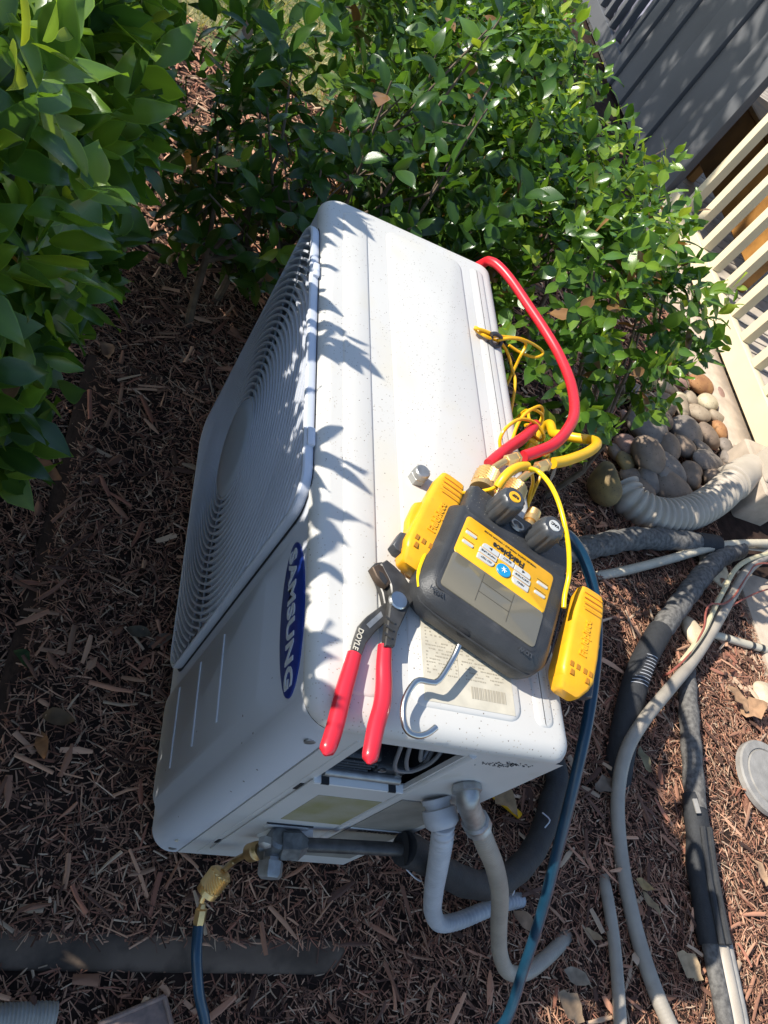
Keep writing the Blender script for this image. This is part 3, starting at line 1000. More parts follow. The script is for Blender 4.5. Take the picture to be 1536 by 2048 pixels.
st = obj('brass_stub', lathe([(0, 0.0065), (0.012, 0.0065), (0.012, 0.0095), (0.020, 0.0100), (0.020, 0.0088), (0.0215, 0.0098), (0.023, 0.0088), (0.0245, 0.0098), (0.026, 0.0088),
                              (0.0275, 0.0098), (0.029, 0.0088), (0.0305, 0.0098), (0.032, 0.0080), (0.034, 0.006), (0.030, 0.003)], (-0.019, -0.111, 0.031), (0, -1, 0.12), 18), 'brass', ga)
obj('brass_stub', lathe([(0, 0.0065), (0.006, 0.0065), (0.006, 0.0092), (0.022, 0.0092), (0.022, 0.006)], (-0.057, -0.111, 0.031), (0, -1, 0), 18), 'brass', ga)
for sgn in (-1, 1):
    obj('clamp_bracket', loft([rrect(sgn * 0.088 - 0.004, sgn * 0.088 + 0.004, -0.082, -0.030, 0.003, 0.010), rrect(sgn * 0.086 - 0.004, sgn * 0.086 + 0.004, -0.080, -0.034, 0.003, 0.034)]), 'black_plastic', ga)
obj('yellow_trim', tube([(0.0905, -0.02, 0.030), (0.0915, 0.03, 0.034), (0.0905, 0.062, 0.036), (0.083, 0.080, 0.036)], 0.0022, 6), 'bright_wire_yellow', ga)
# hook
HOOK = [(0.0134, 0.1107, 0.03), (0.0129, 0.1276, 0.025), (0.0174, 0.1576, 0.021), (0.0246, 0.1648, 0.02), (0.0373, 0.1705, 0.019), (0.0422, 0.1826, 0.018), (0.0423, 0.2015, 0.016), (0.0352, 0.2177, 0.014),
        (0.0258, 0.2242, 0.012), (0.0138, 0.2215, 0.011), (0.0047, 0.2126, 0.011), (-0.0009, 0.202, 0.012)]
obj('hanging_hook', tube(HOOK, 0.0034, 12, 0.004), 'chrome', ga)
obj('hook_hole', lathe([(0, 0.0085), (0.001, 0.0065)], (HOOK[0][0], 0.0935, HOOK[0][2] - 0.0), (0, 1, 0), 16), 'dark_inside', ga)


def knurled(o, ax, par, rad=0.0180, ln=0.038, m='brass', turned=False):
    """Knurled coupling nut with collar; knurl is a real diamond relief."""
    n, s = 32, 10
    o = np.array(o, float)
    ax = np.array(ax, float)
    ax /= np.linalg.norm(ax)
    t = np.array([0, 0, 1.0]) if abs(ax[2]) < 0.9 else np.array([1.0, 0, 0])
    u = np.cross(ax, t)
    u /= np.linalg.norm(u)
    w = np.cross(ax, u)
    rings = []
    a = np.arange(n) * 2 * math.pi / n
    def ring(h, rr):
        rings.append(o + ax * h + (rr * np.cos(a))[:, None] * u + (rr * np.sin(a))[:, None] * w)
    ring(0, np.full(n, rad * 0.80))
    ring(0, np.full(n, rad * 0.93))
    ring(ln * 0.20, np.full(n, rad * 0.95))
    ring(ln * 0.22, np.full(n, rad * 0.90))
    for i in range(s + 1):
        h = ln * (0.25 + 0.62 * i / s)
        ring(h, rad * (0.96 + 0.06 * ((np.arange(n) + i) % 2 * 2 - 1)))
    ring(ln * 0.92, np.full(n, rad * 0.90))
    ring(ln, np.full(n, rad * 0.72))
    return obj('knurled_nut', loft(rings), m, par, smooth=False)


# ------------------------------------------------------------------ red, yellow and blue charging hoses
def to_world(p):
    c, s = math.cos(-2.0045), math.sin(-2.0045)
    return np.array((0.690 + c * p[0] - s * p[1], 0.217 + s * p[0] + c * p[1], gz + p[2]))


def hose_fitting(par, knurl_o, knurl_ax, a, b, m='brass'):
    knurled(knurl_o, knurl_ax, par, m=m)
    end = np.array(knurl_o) + np.array(knurl_ax) / np.linalg.norm(knurl_ax) * 0.036
    obj('elbow', tube([end - np.array(knurl_ax) * 0.004, end + np.array(knurl_ax) * 0.006, (end + np.array(knurl_ax) * 0.010 + np.array(a)) / 2, a], 0.0048, 10), m, par)
    d = np.array(b) - np.array(a)
    obj('hex_ferrule', lathe([(0, 0.0066), (0.002, 0.0082), (0.018, 0.0082), (0.0185, 0.0092), (0.022, 0.0092), (0.022, 0.007)], a, d, 6), m, par)


vdir = to_world((0, -1, 0.05)) - to_world((0, 0, 0))
vdir /= np.linalg.norm(vdir)
k1 = to_world((0.057, -0.118, 0.031))
k2 = to_world((0.019, -0.124, 0.034))
RED = [(0.4847, 0.2853, 0.655), (0.4728, 0.3064, 0.66), (0.4514, 0.336, 0.664), (0.4137, 0.3678, 0.662), (0.3589, 0.4003, 0.655), (0.289, 0.4152, 0.648), (0.2205, 0.4109, 0.642), (0.1631, 0.394, 0.638), (0.1086, 0.3739, 0.633),
       (0.0505, 0.3509, 0.628), (0.0185, 0.3328, 0.624), (0.0016, 0.3218, 0.617), (-0.014, 0.318, 0.597), (-0.024, 0.300, 0.52), (-0.026, 0.315, 0.36), (0.02, 0.38, 0.22), (0.16, 0.40, 0.18), (0.28, 0.385, 0.34), (0.36, 0.362, 0.55), (0.3667, 0.3573, 0.612), (0.4135, 0.3203, 0.626), (0.4481, 0.2862, 0.629), (0.4751, 0.2611, 0.63), (0.4933, 0.2452, 0.628)]
hr = thing('red_hose', 'red charging hose looping behind the unit from the brass gauge fitting', 'hose', (0.30, 0.42, 0.61))
obj('hose', tube(RED, 0.0083, 14), 'hose_red', hr)
hose_fitting(hr, k1, vdir, (0.5, 0.256, 0.651), (0.4847, 0.2853, 0.655))
YEL = [(0.4793, 0.3351, 0.655), (0.4601, 0.3681, 0.652), (0.4266, 0.4137, 0.645), (0.3947, 0.4482, 0.636), (0.3636, 0.4725, 0.62), (0.3396, 0.4819, 0.6), (0.3301, 0.4654, 0.585), (0.3099, 0.448, 0.56), (0.2611, 0.4664, 0.5), (0.50, 0.372, 0.30), (0.56, 0.40, 0.10), (0.60, 0.50, -0.03), (0.75, 0.75, -0.045)]
hy = thing('yellow_hose', 'thick yellow charging hose bent sharply beside the knurled fitting', 'hose', (0.45, 0.42, 0.6))
obj('hose', tube(YEL, 0.0080, 14), 'hose_yellow', hy)
hose_fitting(hy, k2, vdir, (0.4968, 0.3051, 0.655), (0.4793, 0.3351, 0.655))
blue_end = (0.9771, 0.0743, 0.055)
BLUE = [to_world((-0.057, -0.128, 0.031)), (0.5839, 0.346, 0.64), (0.5874, 0.3705, 0.632), (0.6074, 0.3935, 0.622), (0.644, 0.4091, 0.61), (0.6896, 0.4189, 0.592), (0.7436, 0.4223, 0.568), (0.8001, 0.4245, 0.535), (0.8565, 0.4335, 0.485),
        (0.9205, 0.454, 0.41), (0.9858, 0.4836, 0.32), (1.045, 0.5031, 0.24), (1.114, 0.5104, 0.16), (1.12, 0.50, 0.08), (1.16, 0.42, 0.0), (1.19, 0.30, -0.03), (1.18, 0.18, -0.03), (1.14, 0.10, -0.02), (1.108, 0.116, -0.01),
        (1.065, 0.0932, 0.02), (1.021, 0.0771, 0.045), (0.9848, 0.0729, 0.055)]
hb = thing('blue_hose', 'dark blue charging hose running from the gauge down to the service valve', 'hose', (1.0, 0.4, 0.2))
obj('hose', tube(BLUE, 0.0078, 14), 'hose_blue', hb)
obj('ferrule', lathe([(0, 0.0072), (0.004, 0.0085), (0.022, 0.0085), (0.024, 0.006), (0.030, 0.005)], (0.9848, 0.0729, 0.055), np.array((0.9502, 0.071, 0.075)) - np.array((0.9848, 0.0729, 0.055)), 6), 'brass', hb)
obj('elbow', tube([(0.9572, 0.0687, 0.073), (0.9498, 0.0694, 0.08), (0.9438, 0.0745, 0.085)], 0.0042, 8), 'brass', hb)
ka = np.array((0.948, 0.0715, 0.082))
kb_ = np.array((0.9214, 0.0865, 0.105))
knurled(ka, kb_ - ka, hb, 0.0172, np.linalg.norm(kb_ - ka), 'brass')

# ------------------------------------------------------------------ service valve and pipes on the side
sv = thing('service_valve', 'dark metal service valve with hex nuts bolted to the unit side', 'valve', (0.89, 0.13, 0.15))
va = np.array((0.905, 0.1217, 0.2112))
obj('valve_bracket', loft([rrect(0.8795, 0.8845, 0.112, 0.182, 0.001, 0.165), rrect(0.8795, 0.9035, 0.116, 0.178, 0.001, 0.206), rrect(0.8795, 0.8925, 0.118, 0.175, 0.001, 0.222)]), 'white_paint', sv)
obj('valve_body', join(lathe([(-0.026, 0.012), (-0.022, 0.0165), (0.022, 0.0165), (0.028, 0.013)], va, (0.25, 0.0, -1), 16), lathe([(-0.02, 0.009), (0.02, 0.011)], va, (0, 1, 0.35), 14), lathe([(0, 0.0135), (0.016, 0.0135)], va, (1, 0, 0), 16)), 'old_metal', sv)
hx = np.array((0.905, 0.1399, 0.2242))
pd = np.array((0.905, 0.2969, 0.2522)) - hx
pd /= np.linalg.norm(pd)
obj('flare_nut', lathe([(-0.016, 0.015), (-0.013, 0.0210), (0.012, 0.0210), (0.017, 0.016), (0.024, 0.0105)], hx, pd, 6), 'old_metal', sv)
nt_ = np.array((0.915, 0.1643, 0.0955))
obj('hex_cap', lathe([(0, 0.012), (0.010, 0.012), (0.011, 0.0175), (0.028, 0.0175), (0.032, 0.014), (0.0325, 0.0)], va + np.array((0.010, -0.002, 0.0)), (1, -0.06, -0.05), 6), 'galvanised', sv)
bp_ = np.array((0.905, 0.0968, 0.2454))
obj('mounting_bolt', lathe([(0, 0.007), (0.001, 0.0092), (0.010, 0.0092), (0.012, 0.006), (0.014, 0.0)], bp_, (1, -0.2, 0.2), 6), 'galvanised', sv)
bo = np.array((0.905, 0.1135, 0.1755))
bd_ = np.array((0.905, 0.1005, 0.1298)) - bo
obj('brass_coupling', lathe([(-0.004, 0.010), (0.001, 0.0128), (0.003, 0.0112), (0.005, 0.0130), (0.020, 0.0130), (0.022, 0.010), (0.024, 0.005)], bo, bd_, 24), 'dark_brass', sv)
obj('brass_tube', tube([bo + bd_ / np.linalg.norm(bd_) * 0.02, (0.905, 0.105, 0.0955), kb_ + (ka - kb_) * 0.02], 0.0045, 8), 'dark_brass', sv)

lp = thing('suction_pipe', 'thick black insulated pipe curving from the service valve to the ground', 'pipe', (0.9, 0.4, 0.05))
INS = [hx + pd * 0.105, hx + pd * 0.125, np.array((0.905, 0.3822, 0.1931)), (0.917, 0.4807, 0.13), (0.9082, 0.5755, 0.08), (0.8688, 0.6696, 0.04), (0.809, 0.7469, 0.01), (0.7327, 0.8041, -0.01), (0.656, 0.8387, -0.015), (0.50, 0.80, -0.02), (0.30, 0.86, -0.02), (0.12, 0.93, -0.02)]
obj('copper_tube', tube([hx, hx + pd * 0.06, np.array((0.905, 0.3187, 0.2499))], 0.0098, 12), 'copper_dark', lp)
i0 = np.array((0.905, 0.3023, 0.2542))
INSP = [i0, np.array((0.907, 0.3339, 0.2379))] + [np.array(q) for q in INS[2:]]
obj('foam_insulation', tube(INSP, 0.024, 16, 0.010, rf=lambda s, L: 0.024 + 0.0007 * math.sin(s * 90) - (0.003 if 0.10 < s < 0.17 else 0)), 'foam_black', lp)
obj('foam_mouth', lathe([(0, 0.0235), (0.0006, 0.0092)], i0 - pd * 0.0008, -pd, 18), 'dark_inside', lp)
for (a, b, c) in (((0.9203, 0.3363, 0.2), (0.9291, 0.3561, 0.19), (0.9313, 0.3723, 0.18)), ((0.7589, 0.7569, 0.02), (0.7747, 0.7647, 0.03), (0.79, 0.7496, 0.03)), ((0.9197, 0.6305, 0.06), (0.9092, 0.6302, 0.07), (0.8832, 0.6183, 0.08)), ((0.9066, 0.4671, 0.16), (0.9164, 0.474, 0.155), (0.9284, 0.4665, 0.15))):
    obj('frayed_edge', tube([a, b, c], 0.0014, 5), 'frayed_white', lp)


def corr(r0, amp, per):
    return lambda s, L: r0 + amp * math.sin(2 * math.pi * s / per)


# grey connector and conduit
c1 = thing('grey_conduit', 'grey flexible conduit with a fat screw connector hooking down to the mulch', 'conduit', (0.88, 0.27, 0.0))
o1 = np.array((0.8800, 0.258, 0.418))
obj('connector', lathe([(0, 0.0190), (0.006, 0.0190), (0.006, 0.0165), (0.012, 0.0165), (0.013, 0.0215), (0.024, 0.0225), (0.032, 0.0215), (0.037, 0.0165)], o1, np.array((0.9192, 0.2722, 0.41)) - o1, 24), 'grey_conduit', c1)
obj('flexible_tube', tube([(0.9096, 0.2703, 0.412), (0.922, 0.2837, 0.385), (0.9335, 0.3287, 0.3), (0.9445, 0.3881, 0.19), (0.955, 0.4521, 0.08), (0.9622, 0.5048, 0.015), (0.9538, 0.5583, -0.012), (0.9352, 0.6177, -0.026), (0.9186, 0.6701, -0.034), (0.9058, 0.7336, -0.055)], 0.0138, 16, 0.0016, rf=corr(0.0138, 0.0013, 0.0110)), 'grey_conduit', c1)
c2 = thing('tan_conduit', 'tan flexible conduit with a metal elbow drooping beside the grey one', 'conduit', (0.88, 0.30, 0.0))
o2 = np.array((0.8800, 0.262, 0.482))
el2 = [o2, o2 + np.array((0.012, 0.002, 0.0)), np.array((0.8981, 0.2704, 0.47)), np.array((0.9086, 0.2994, 0.44))]
obj('lock_nut', lathe([(0, 0.0175), (0.003, 0.0190), (0.009, 0.0190), (0.010, 0.0150)], o2, (1, 0.05, 0), 8), 'galvanised', c2)
obj('elbow', tube(el2, 0.0145, 16), 'galvanised', c2)
obj('gland_nut', lathe([(0, 0.0150), (0.002, 0.0185), (0.006, 0.0185), (0.007, 0.0165), (0.013, 0.0180), (0.018, 0.0185), (0.020, 0.0150)], el2[3], np.array((0.9187, 0.3305, 0.41)) - el2[3], 10), 'galvanised', c2)
obj('flexible_tube', tube([(0.9129, 0.315, 0.425), (0.9243, 0.3482, 0.39), (0.9352, 0.4098, 0.32), (0.9531, 0.4792, 0.23), (0.9785, 0.5441, 0.13), (1.007, 0.6055, 0.04), (1.029, 0.6584, -0.015), (1.029, 0.7103, -0.035), (1.007, 0.7627, -0.042), (0.9807, 0.8113, -0.052), (0.9623, 0.8467, -0.07)], 0.0135, 16, 0.0016, rf=corr(0.0135, 0.00035, 0.0060)), 'tan_conduit', c2)

# ================================================================== CLAMPS
def clamp(name, label, a, b, tilt_up, flip):
    """Yellow pipe clamp: long body from head a (cable end) to jaw end b, both world points on its axis at the underside."""
    a = np.array(a)
    b = np.array(b)
    t = thing(name, label, 'clamp', tuple((a + b) / 2), 0.0, 'pipe clamp probes')
    d = b - a
    L = np.linalg.norm(d)
    d /= L
    w = np.cross((0, 0, 1), d)
    w /= np.linalg.norm(w)
    u = np.cross(d, w)
    def at(l, s, h):
        return a + d * l * L + w * s + u * h
    rings = []
    for l, hw, hh, z0, q in ((0.0, 0.012, 0.010, 0.010, 0.004), (0.015, 0.0170, 0.016, 0.006, 0.006), (0.12, 0.0210, 0.021, 0.003, 0.007), (0.40, 0.0225, 0.027, 0.001, 0.007), (0.62, 0.0235, 0.032, 0.0, 0.007), (0.84, 0.0235, 0.034, 0.0, 0.007),
                             (0.90, 0.0205, 0.032, 0.0, 0.006), (0.905, 0.0195, 0.031, 0.001, 0.006), (0.91, 0.0205, 0.031, 0.001, 0.006), (0.985, 0.0150, 0.022, 0.003, 0.005), (1.0, 0.0120, 0.018, 0.005, 0.004)):
        rg = rrect(-hw, hw, z0, z0 + hh, q, 0, 4)
        rings.append(np.array([at(l, p[0], p[1]) for p in rg]))
    obj('clamp_body', loft(rings), 'clamp_yellow', t)
    for k in range(4):
        l = 0.07 + 0.055 * k
        obj('grip_groove', tube([at(l, -0.0135, 0.0245 + 0.002 * k), at(l, 0.0, 0.0252 + 0.002 * k), at(l, 0.0135, 0.0245 + 0.002 * k)], 0.0010, 6), 'clamp_yellow', t)
    sg_ = -1 if flip else 1
    tx = text_vf('Fieldpiece', 0.0135, 0.0004, 1.0, 0.0007)
    o = at(0.50, 0, 0.0306)
    slope = (at(0.84, 0, 0.0345) - at(0.40, 0, 0.0275))
    slope /= np.linalg.norm(slope)
    obj('raised_lettering', place(tx, o, -slope, -w), 'clamp_yellow', t)
    for l, s in ((0.80, -0.013), (0.80, -0.004), (0.80, 0.006), (0.80, 0.014), (0.865, -0.010), (0.865, 0.012)):
        obj('vent_slot', obj_slot(at, l, s), 'clamp_dark', t)
    obj('jaw_lever', loft([np.array([at(l, sg_ * (0.0215 + p[0]), p[1]) for p in rrect(-0.004, e, 0.003, 0.017, 0.003, 0, 3)]) for l, e in ((0.38, 0.001), (0.43, 0.0085), (0.60, 0.0075), (0.70, 0.002))]), 'clamp_yellow', t)
    obj('trigger', loft([np.array([at(l, sg_ * (0.020 + p[0]), p[1]) for p in rrect(-0.002, e, 0.006, 0.022, 0.003, 0, 3)]) for l, e in ((0.76, 0.003), (0.78, 0.010), (0.92, 0.012), (0.94, 0.006))]), 'knob_grey', t)
    return t


def obj_slot(at, l, s):
    q = [at(l - 0.022, s - 0.0022, 0.0325), at(l + 0.022, s - 0.0022, 0.0330), at(l + 0.022, s + 0.0022, 0.0330), at(l - 0.022, s + 0.0022, 0.0325)]
    p = [x + np.array((0, 0, 0.0022)) for x in q]
    return loft([np.array(q), np.array(p)])


clamp('pipe_clamp', 'yellow pipe clamp between the loose hex cap and the pliers jaw', (0.553, 0.1731, 0.626), (0.6944, 0.1088, 0.614), 0, True)
clamp('pipe_clamp', 'yellow pipe clamp at the back edge of the lid beside the blue hose', (0.6765, 0.3575, 0.64), (0.8116, 0.3073, 0.618), 0, False)

# clamp leads
wl_ = thing('clamp_lead', 'thin yellow cable bundle with a black tie at the back edge of the lid', 'cable', (0.3, 0.33, 0.61))
LEADS = [[(0.5753, 0.1776, 0.645), (0.5703, 0.1988, 0.65), (0.5723, 0.2127, 0.668), (0.5688, 0.217, 0.682), (0.5519, 0.2281, 0.688), (0.5342, 0.2517, 0.686), (0.5315, 0.2672, 0.684), (0.5349, 0.2811, 0.684)],
         [(0.4566, 0.2781, 0.618), (0.4412, 0.2707, 0.628), (0.4268, 0.2745, 0.64), (0.3984, 0.3034, 0.64), (0.3824, 0.3408, 0.63), (0.3881, 0.3658, 0.618), (0.3814, 0.3733, 0.6), (0.3502, 0.3747, 0.58)],
         [(0.4294, 0.3008, 0.615), (0.3872, 0.3168, 0.618), (0.355, 0.3378, 0.618), (0.3212, 0.373, 0.612), (0.3144, 0.3914, 0.6), (0.3321, 0.388, 0.59), (0.3434, 0.3624, 0.585)],
         [(0.355, 0.3357, 0.612), (0.3359, 0.3563, 0.614), (0.3289, 0.3847, 0.604), (0.3392, 0.3871, 0.592), (0.328, 0.3747, 0.585), (0.2875, 0.3851, 0.56), (0.32, 0.372, 0.45)],
         [(0.2148, 0.2907, 0.624), (0.2003, 0.3185, 0.622), (0.1779, 0.3623, 0.615), (0.1666, 0.403, 0.605), (0.1677, 0.4199, 0.598), (0.1786, 0.4055, 0.592), (0.1788, 0.3754, 0.59), (0.1751, 0.3518, 0.592)],
         [(0.214, 0.3033, 0.62), (0.2017, 0.3268, 0.624), (0.1848, 0.3589, 0.618), (0.1739, 0.3783, 0.604), (0.1855, 0.3764, 0.59), (0.1967, 0.3768, 0.57), (0.25, 0.372, 0.50), (0.30, 0.376, 0.42)],
         [(0.2063, 0.296, 0.618), (0.2084, 0.2744, 0.621), (0.2, 0.2647, 0.617), (0.2036, 0.2702, 0.614), (0.2111, 0.2871, 0.616), (0.2051, 0.3151, 0.612), (0.2015, 0.3419, 0.596), (0.2188, 0.361, 0.58), (0.2467, 0.369, 0.57), (0.33, 0.372, 0.52)],
         [(0.2166, 0.2933, 0.62), (0.2153, 0.2771, 0.62), (0.205, 0.2667, 0.616), (0.2096, 0.2603, 0.622), (0.2103, 0.2762, 0.625), (0.2112, 0.2953, 0.625)],
         [(0.399, 0.3377, 0.612), (0.3939, 0.3663, 0.6), (0.4101, 0.3757, 0.6), (0.3923, 0.4062, 0.57), (0.52, 0.375, 0.48)],
         [(0.5094, 0.2891, 0.66), (0.5025, 0.3163, 0.63), (0.5082, 0.331, 0.6), (0.56, 0.376, 0.50)]]
for q in LEADS:
    obj('cable', tube(q, 0.0026, 8, 0.004), 'wire_yellow', wl_)
obj('cable_sleeve', tube([(0.5738, 0.2152, 0.676), (0.5666, 0.2181, 0.684), (0.5554, 0.2268, 0.689), (0.5423, 0.2436, 0.69), (0.5351, 0.258, 0.688)], 0.0062, 10, 0.004), 'hose_yellow', wl_)
obj('cable_tie', tube([(0.2166, 0.2858, 0.628), (0.2122, 0.2944, 0.629), (0.2077, 0.3106, 0.622), (0.2126, 0.314, 0.612), (0.2211, 0.3011, 0.612), (0.2179, 0.292, 0.616), (0.2124, 0.2911, 0.624)], 0.0040, 8, 0.004, flat=0.8), 'black_plastic', wl_)
l2 = thing('clamp_lead', 'bright yellow cable arching over the gauge knobs to the back clamp', 'cable', (0.6, 0.3, 0.65))
obj('cable', tube([(0.5403, 0.2564, 0.69), (0.5417, 0.2705, 0.692), (0.5631, 0.2778, 0.7), (0.5931, 0.2814, 0.706), (0.6275, 0.2868, 0.704), (0.6552, 0.2953, 0.694), (0.6811, 0.3013, 0.68), (0.7055, 0.2966, 0.672), (0.7206, 0.2952, 0.668)], 0.0031, 10, 0.004), 'bright_wire_yellow', l2)

# loose hex cap on the lid
vc = thing('hex_cap', 'small grey metal hex cap standing loose on the lid', 'cap', (0.5445, 0.1365, 0.6122))
bc = np.array((0.5445, 0.1365, 0.6122))
obj('hex_skirt', lathe([(0, 0.0105), (0.0, 0.0122), (0.010, 0.0122), (0.0115, 0.0108)], bc, (0, 0, 1), 6), 'galvanised', vc)
obj('domed_top', lathe([(0.0112, 0.0112), (0.014, 0.0108), (0.018, 0.0105), (0.0195, 0.009), (0.0200, 0.0)], bc, (0, 0, 1), 20), 'galvanised', vc)

# ================================================================== PLIERS
pl = thing('pliers', 'red-handled tongue and groove pliers resting on the lid and overhanging its edge', 'pliers', (0.79, 0.07, 0.6122))
zp = 0.6135
armA = [(0.6907, 0.0789, 0.62), (0.6961, 0.0884, 0.62), (0.7061, 0.1009, 0.62), (0.7201, 0.11, 0.62), (0.7342, 0.1124, 0.62), (0.7449, 0.1042, 0.62), (0.7572, 0.0985, 0.62), (0.7773, 0.0889, 0.62), (0.7957, 0.0845, 0.62), (0.798, 0.0724, 0.62), (0.7771, 0.0755, 0.62), (0.7585, 0.0785, 0.62), (0.7478, 0.0802, 0.62),
        (0.7347, 0.0831, 0.62), (0.7235, 0.0823, 0.62), (0.7148, 0.0788, 0.62), (0.7063, 0.074, 0.62), (0.6981, 0.0704, 0.62)]
a1 = obj('fixed_arm', prism(armA, zp + 0.0085, zp + 0.0185, 0.0015), 'plier_metal', pl)
armB = [(0.6998, 0.0635, 0.615), (0.6917, 0.0694, 0.615), (0.688, 0.0785, 0.615), (0.7002, 0.0877, 0.615), (0.7162, 0.0891, 0.615), (0.7304, 0.0962, 0.615), (0.7468, 0.0929, 0.615), (0.7651, 0.0792, 0.615), (0.7784, 0.0666, 0.615), (0.7933, 0.0561, 0.615), (0.8093, 0.0501, 0.615), (0.8091, 0.0391, 0.615), (0.7902, 0.0433, 0.615), (0.7726, 0.0493, 0.615),
        (0.7612, 0.0579, 0.615), (0.7485, 0.0716, 0.615), (0.7406, 0.0793, 0.615), (0.7285, 0.0772, 0.615), (0.714, 0.0713, 0.615)]
a2 = obj('sliding_arm', prism(armB, zp, zp + 0.0082, 0.0012), 'plier_metal', pl)
obj('adjusting_slot', prism([(0.7721, 0.0559, 0.622), (0.7526, 0.074, 0.622), (0.7581, 0.0763, 0.622), (0.7759, 0.06, 0.622)], zp + 0.0080, zp + 0.0088), 'galvanised', a2, smooth=False)
obj('jaw_teeth', prism([(0.7092, 0.0675, 0.632), (0.7105, 0.0725, 0.632), (0.7181, 0.0779, 0.632), (0.724, 0.0745, 0.632), (0.7178, 0.0691, 0.632)], zp + 0.0180, zp + 0.0190), 'dark_inside', a1, smooth=False)
obj('upper_jaw', prism([(0.705, 0.06, 0.63), (0.6991, 0.0676, 0.63), (0.7007, 0.0764, 0.63), (0.7105, 0.0837, 0.63), (0.7192, 0.0846, 0.63), (0.7245, 0.0787, 0.63), (0.7214, 0.0707, 0.63), (0.7153, 0.0647, 0.63)], zp + 0.0083, zp + 0.0182, 0.0012), 'plier_jaw', pl)
obj('pivot_bolt', lathe([(0, 0.0110), (0.0030, 0.0110), (0.0045, 0.0098), (0.0045, 0.0)], np.array((0.7417, 0.0894, 0.632)), (0, 0, 1), 22), 'steel', pl)
for k in range(3):
    t = k * 0.30
    pa = np.array((0.7639, 0.0738, 0.633)) * (1 - t) + np.array((0.7963, 0.0691, 0.633)) * t
    pb = np.array((0.7699, 0.0845, 0.633)) * (1 - t) + np.array((0.8004, 0.0772, 0.633)) * t
    obj('pressed_rib', tube([pa, pb], 0.0013, 6, smooth=False), 'plier_metal', a1)
h1 = [(0.7933, 0.0775, 0.622), (0.8152, 0.0755, 0.622), (0.8373, 0.0748, 0.622), (0.8596, 0.0712, 0.623), (0.8816, 0.0638, 0.624), (0.9025, 0.0583, 0.625), (0.9212, 0.0541, 0.625)]
obj('grip', tube(h1, 0.0095, 16, 0.004, rf=lambda s, L: 0.0080 + 0.0014 * math.sin(min(s / L, 1) * 3.0) if s < L - 0.008 else 0.0083 * math.sqrt(max(0.02, 1 - ((s - L + 0.008) / 0.0082) ** 2)), flat=0.85), 'grip_red', pl)
h2 = [(0.8078, 0.0429, 0.619), (0.8264, 0.0376, 0.619), (0.8439, 0.032, 0.62), (0.8659, 0.026, 0.621), (0.8872, 0.0203, 0.622), (0.9053, 0.0142, 0.623), (0.9177, 0.0092, 0.623)]
obj('grip', tube(h2, 0.0095, 16, 0.004, rf=lambda s, L: 0.0080 + 0.0012 * math.sin(min(s / L, 1) * 3.0) if s < L - 0.008 else 0.0083 * math.sqrt(max(0.02, 1 - ((s - L + 0.008) / 0.0082) ** 2)), flat=0.85), 'grip_red', pl)
ta = np.array((0.7817, 0.0492, 0.622))
tb_ = np.array((0.8012, 0.0432, 0.622))
ex = tb_ - ta
ex /= np.linalg.norm(ex)
ey = np.cross((0, 0, 1), ex)
obj('lettering', place(text_vf('DOYLE', 0.0085, 0.0002, 1.0, 0.0002), (*((ta + tb_) / 2)[:2], zp + 0.0086), ex, ey), 'paper_label', a2)

# ================================================================== PIPES AND CONDUITS ON THE GROUND
def pipe(name, label, cat, pts, r, m, rf=None, step=0.012, n=14, group=None):
    t = thing(name, label, cat, tuple(np.array(pts[0])), group=group)
    obj('tube', tube(pts, r, n, step, rf=rf), m, t)
    return t


g1 = thing('insulated_pipe', 'cracked grey foam insulated pipe lying by the corrugated drain', 'pipe', (-0.0099, 1.109, -0.04))
obj('foam_insulation', tube([(0.08, 0.95, -0.03), (0.0443, 1.032, -0.025), (0.0058, 1.124, -0.02), (-0.0445, 1.243, -0.015), (-0.0803, 1.37, -0.015), (-0.1112, 1.532, -0.012)], 0.033, 18, 0.008, rf=lambda s, L: 0.033 + 0.0018 * math.sin(s * 60) + 0.001 * math.sin(s * 133) if s < L - 0.03 else 0.030), 'foam_grey', g1)
obj('tape_wrap', tube([(-0.1113, 1.525, -0.012), (-0.1197, 1.575, -0.012), (-0.1257, 1.616, -0.012)], 0.0315, 18, 0.01), 'foam_black', g1)
for k in range(4):
    obj('cable', tube([np.array(q) + np.array((0.007 * k, -0.003 * k, 0.004 * (k % 2))) for q in ((-0.1333, 1.604, -0.012), (-0.1649, 1.714, -0.02), (-0.1918, 1.818, -0.03), (-0.2241, 1.978, -0.03))], 0.004, 6), 'drain_tan', g1)
pipe('tan_conduit', 'pale ribbed conduit crossing the mulch below the corrugated drain', 'conduit',
     [(0.0838, 1.109, -0.066), (0.0767, 1.157, -0.045), (0.0371, 1.258, -0.035), (-0.0227, 1.398, -0.022), (-0.091, 1.552, -0.008), (-0.144, 1.694, 0), (-0.2152, 1.937, 0)], 0.0135, 'pale_conduit', corr(0.0135, 0.0004, 0.010), 0.003)
g2 = thing('insulated_pipe', 'weathered foam insulated pipe slanting up from the black sleeve with white print', 'pipe', (0.1864, 1.311, -0.04))
obj('foam_insulation', tube([(-0.1486, 1.737, -0.02), (-0.083, 1.621, -0.015), (0.0064, 1.513, -0.015), (0.1064, 1.407, -0.015), (0.2015, 1.309, -0.015), (0.2608, 1.252, -0.018)], 0.031, 18, 0.008, rf=lambda s, L: 0.031 + 0.0015 * math.sin(s * 70) + 0.001 * math.sin(s * 143)), 'foam_grey', g2)
obj('black_sleeve', tube([(0.2374, 1.273, -0.018), (0.304, 1.214, -0.018), (0.376, 1.158, -0.018), (0.4547, 1.112, -0.02), (0.5457, 1.068, -0.024), (0.6132, 1.049, -0.04), (0.6475, 1.063, -0.075)], 0.0325, 18, 0.010), 'foam_black', g2)
pr = []
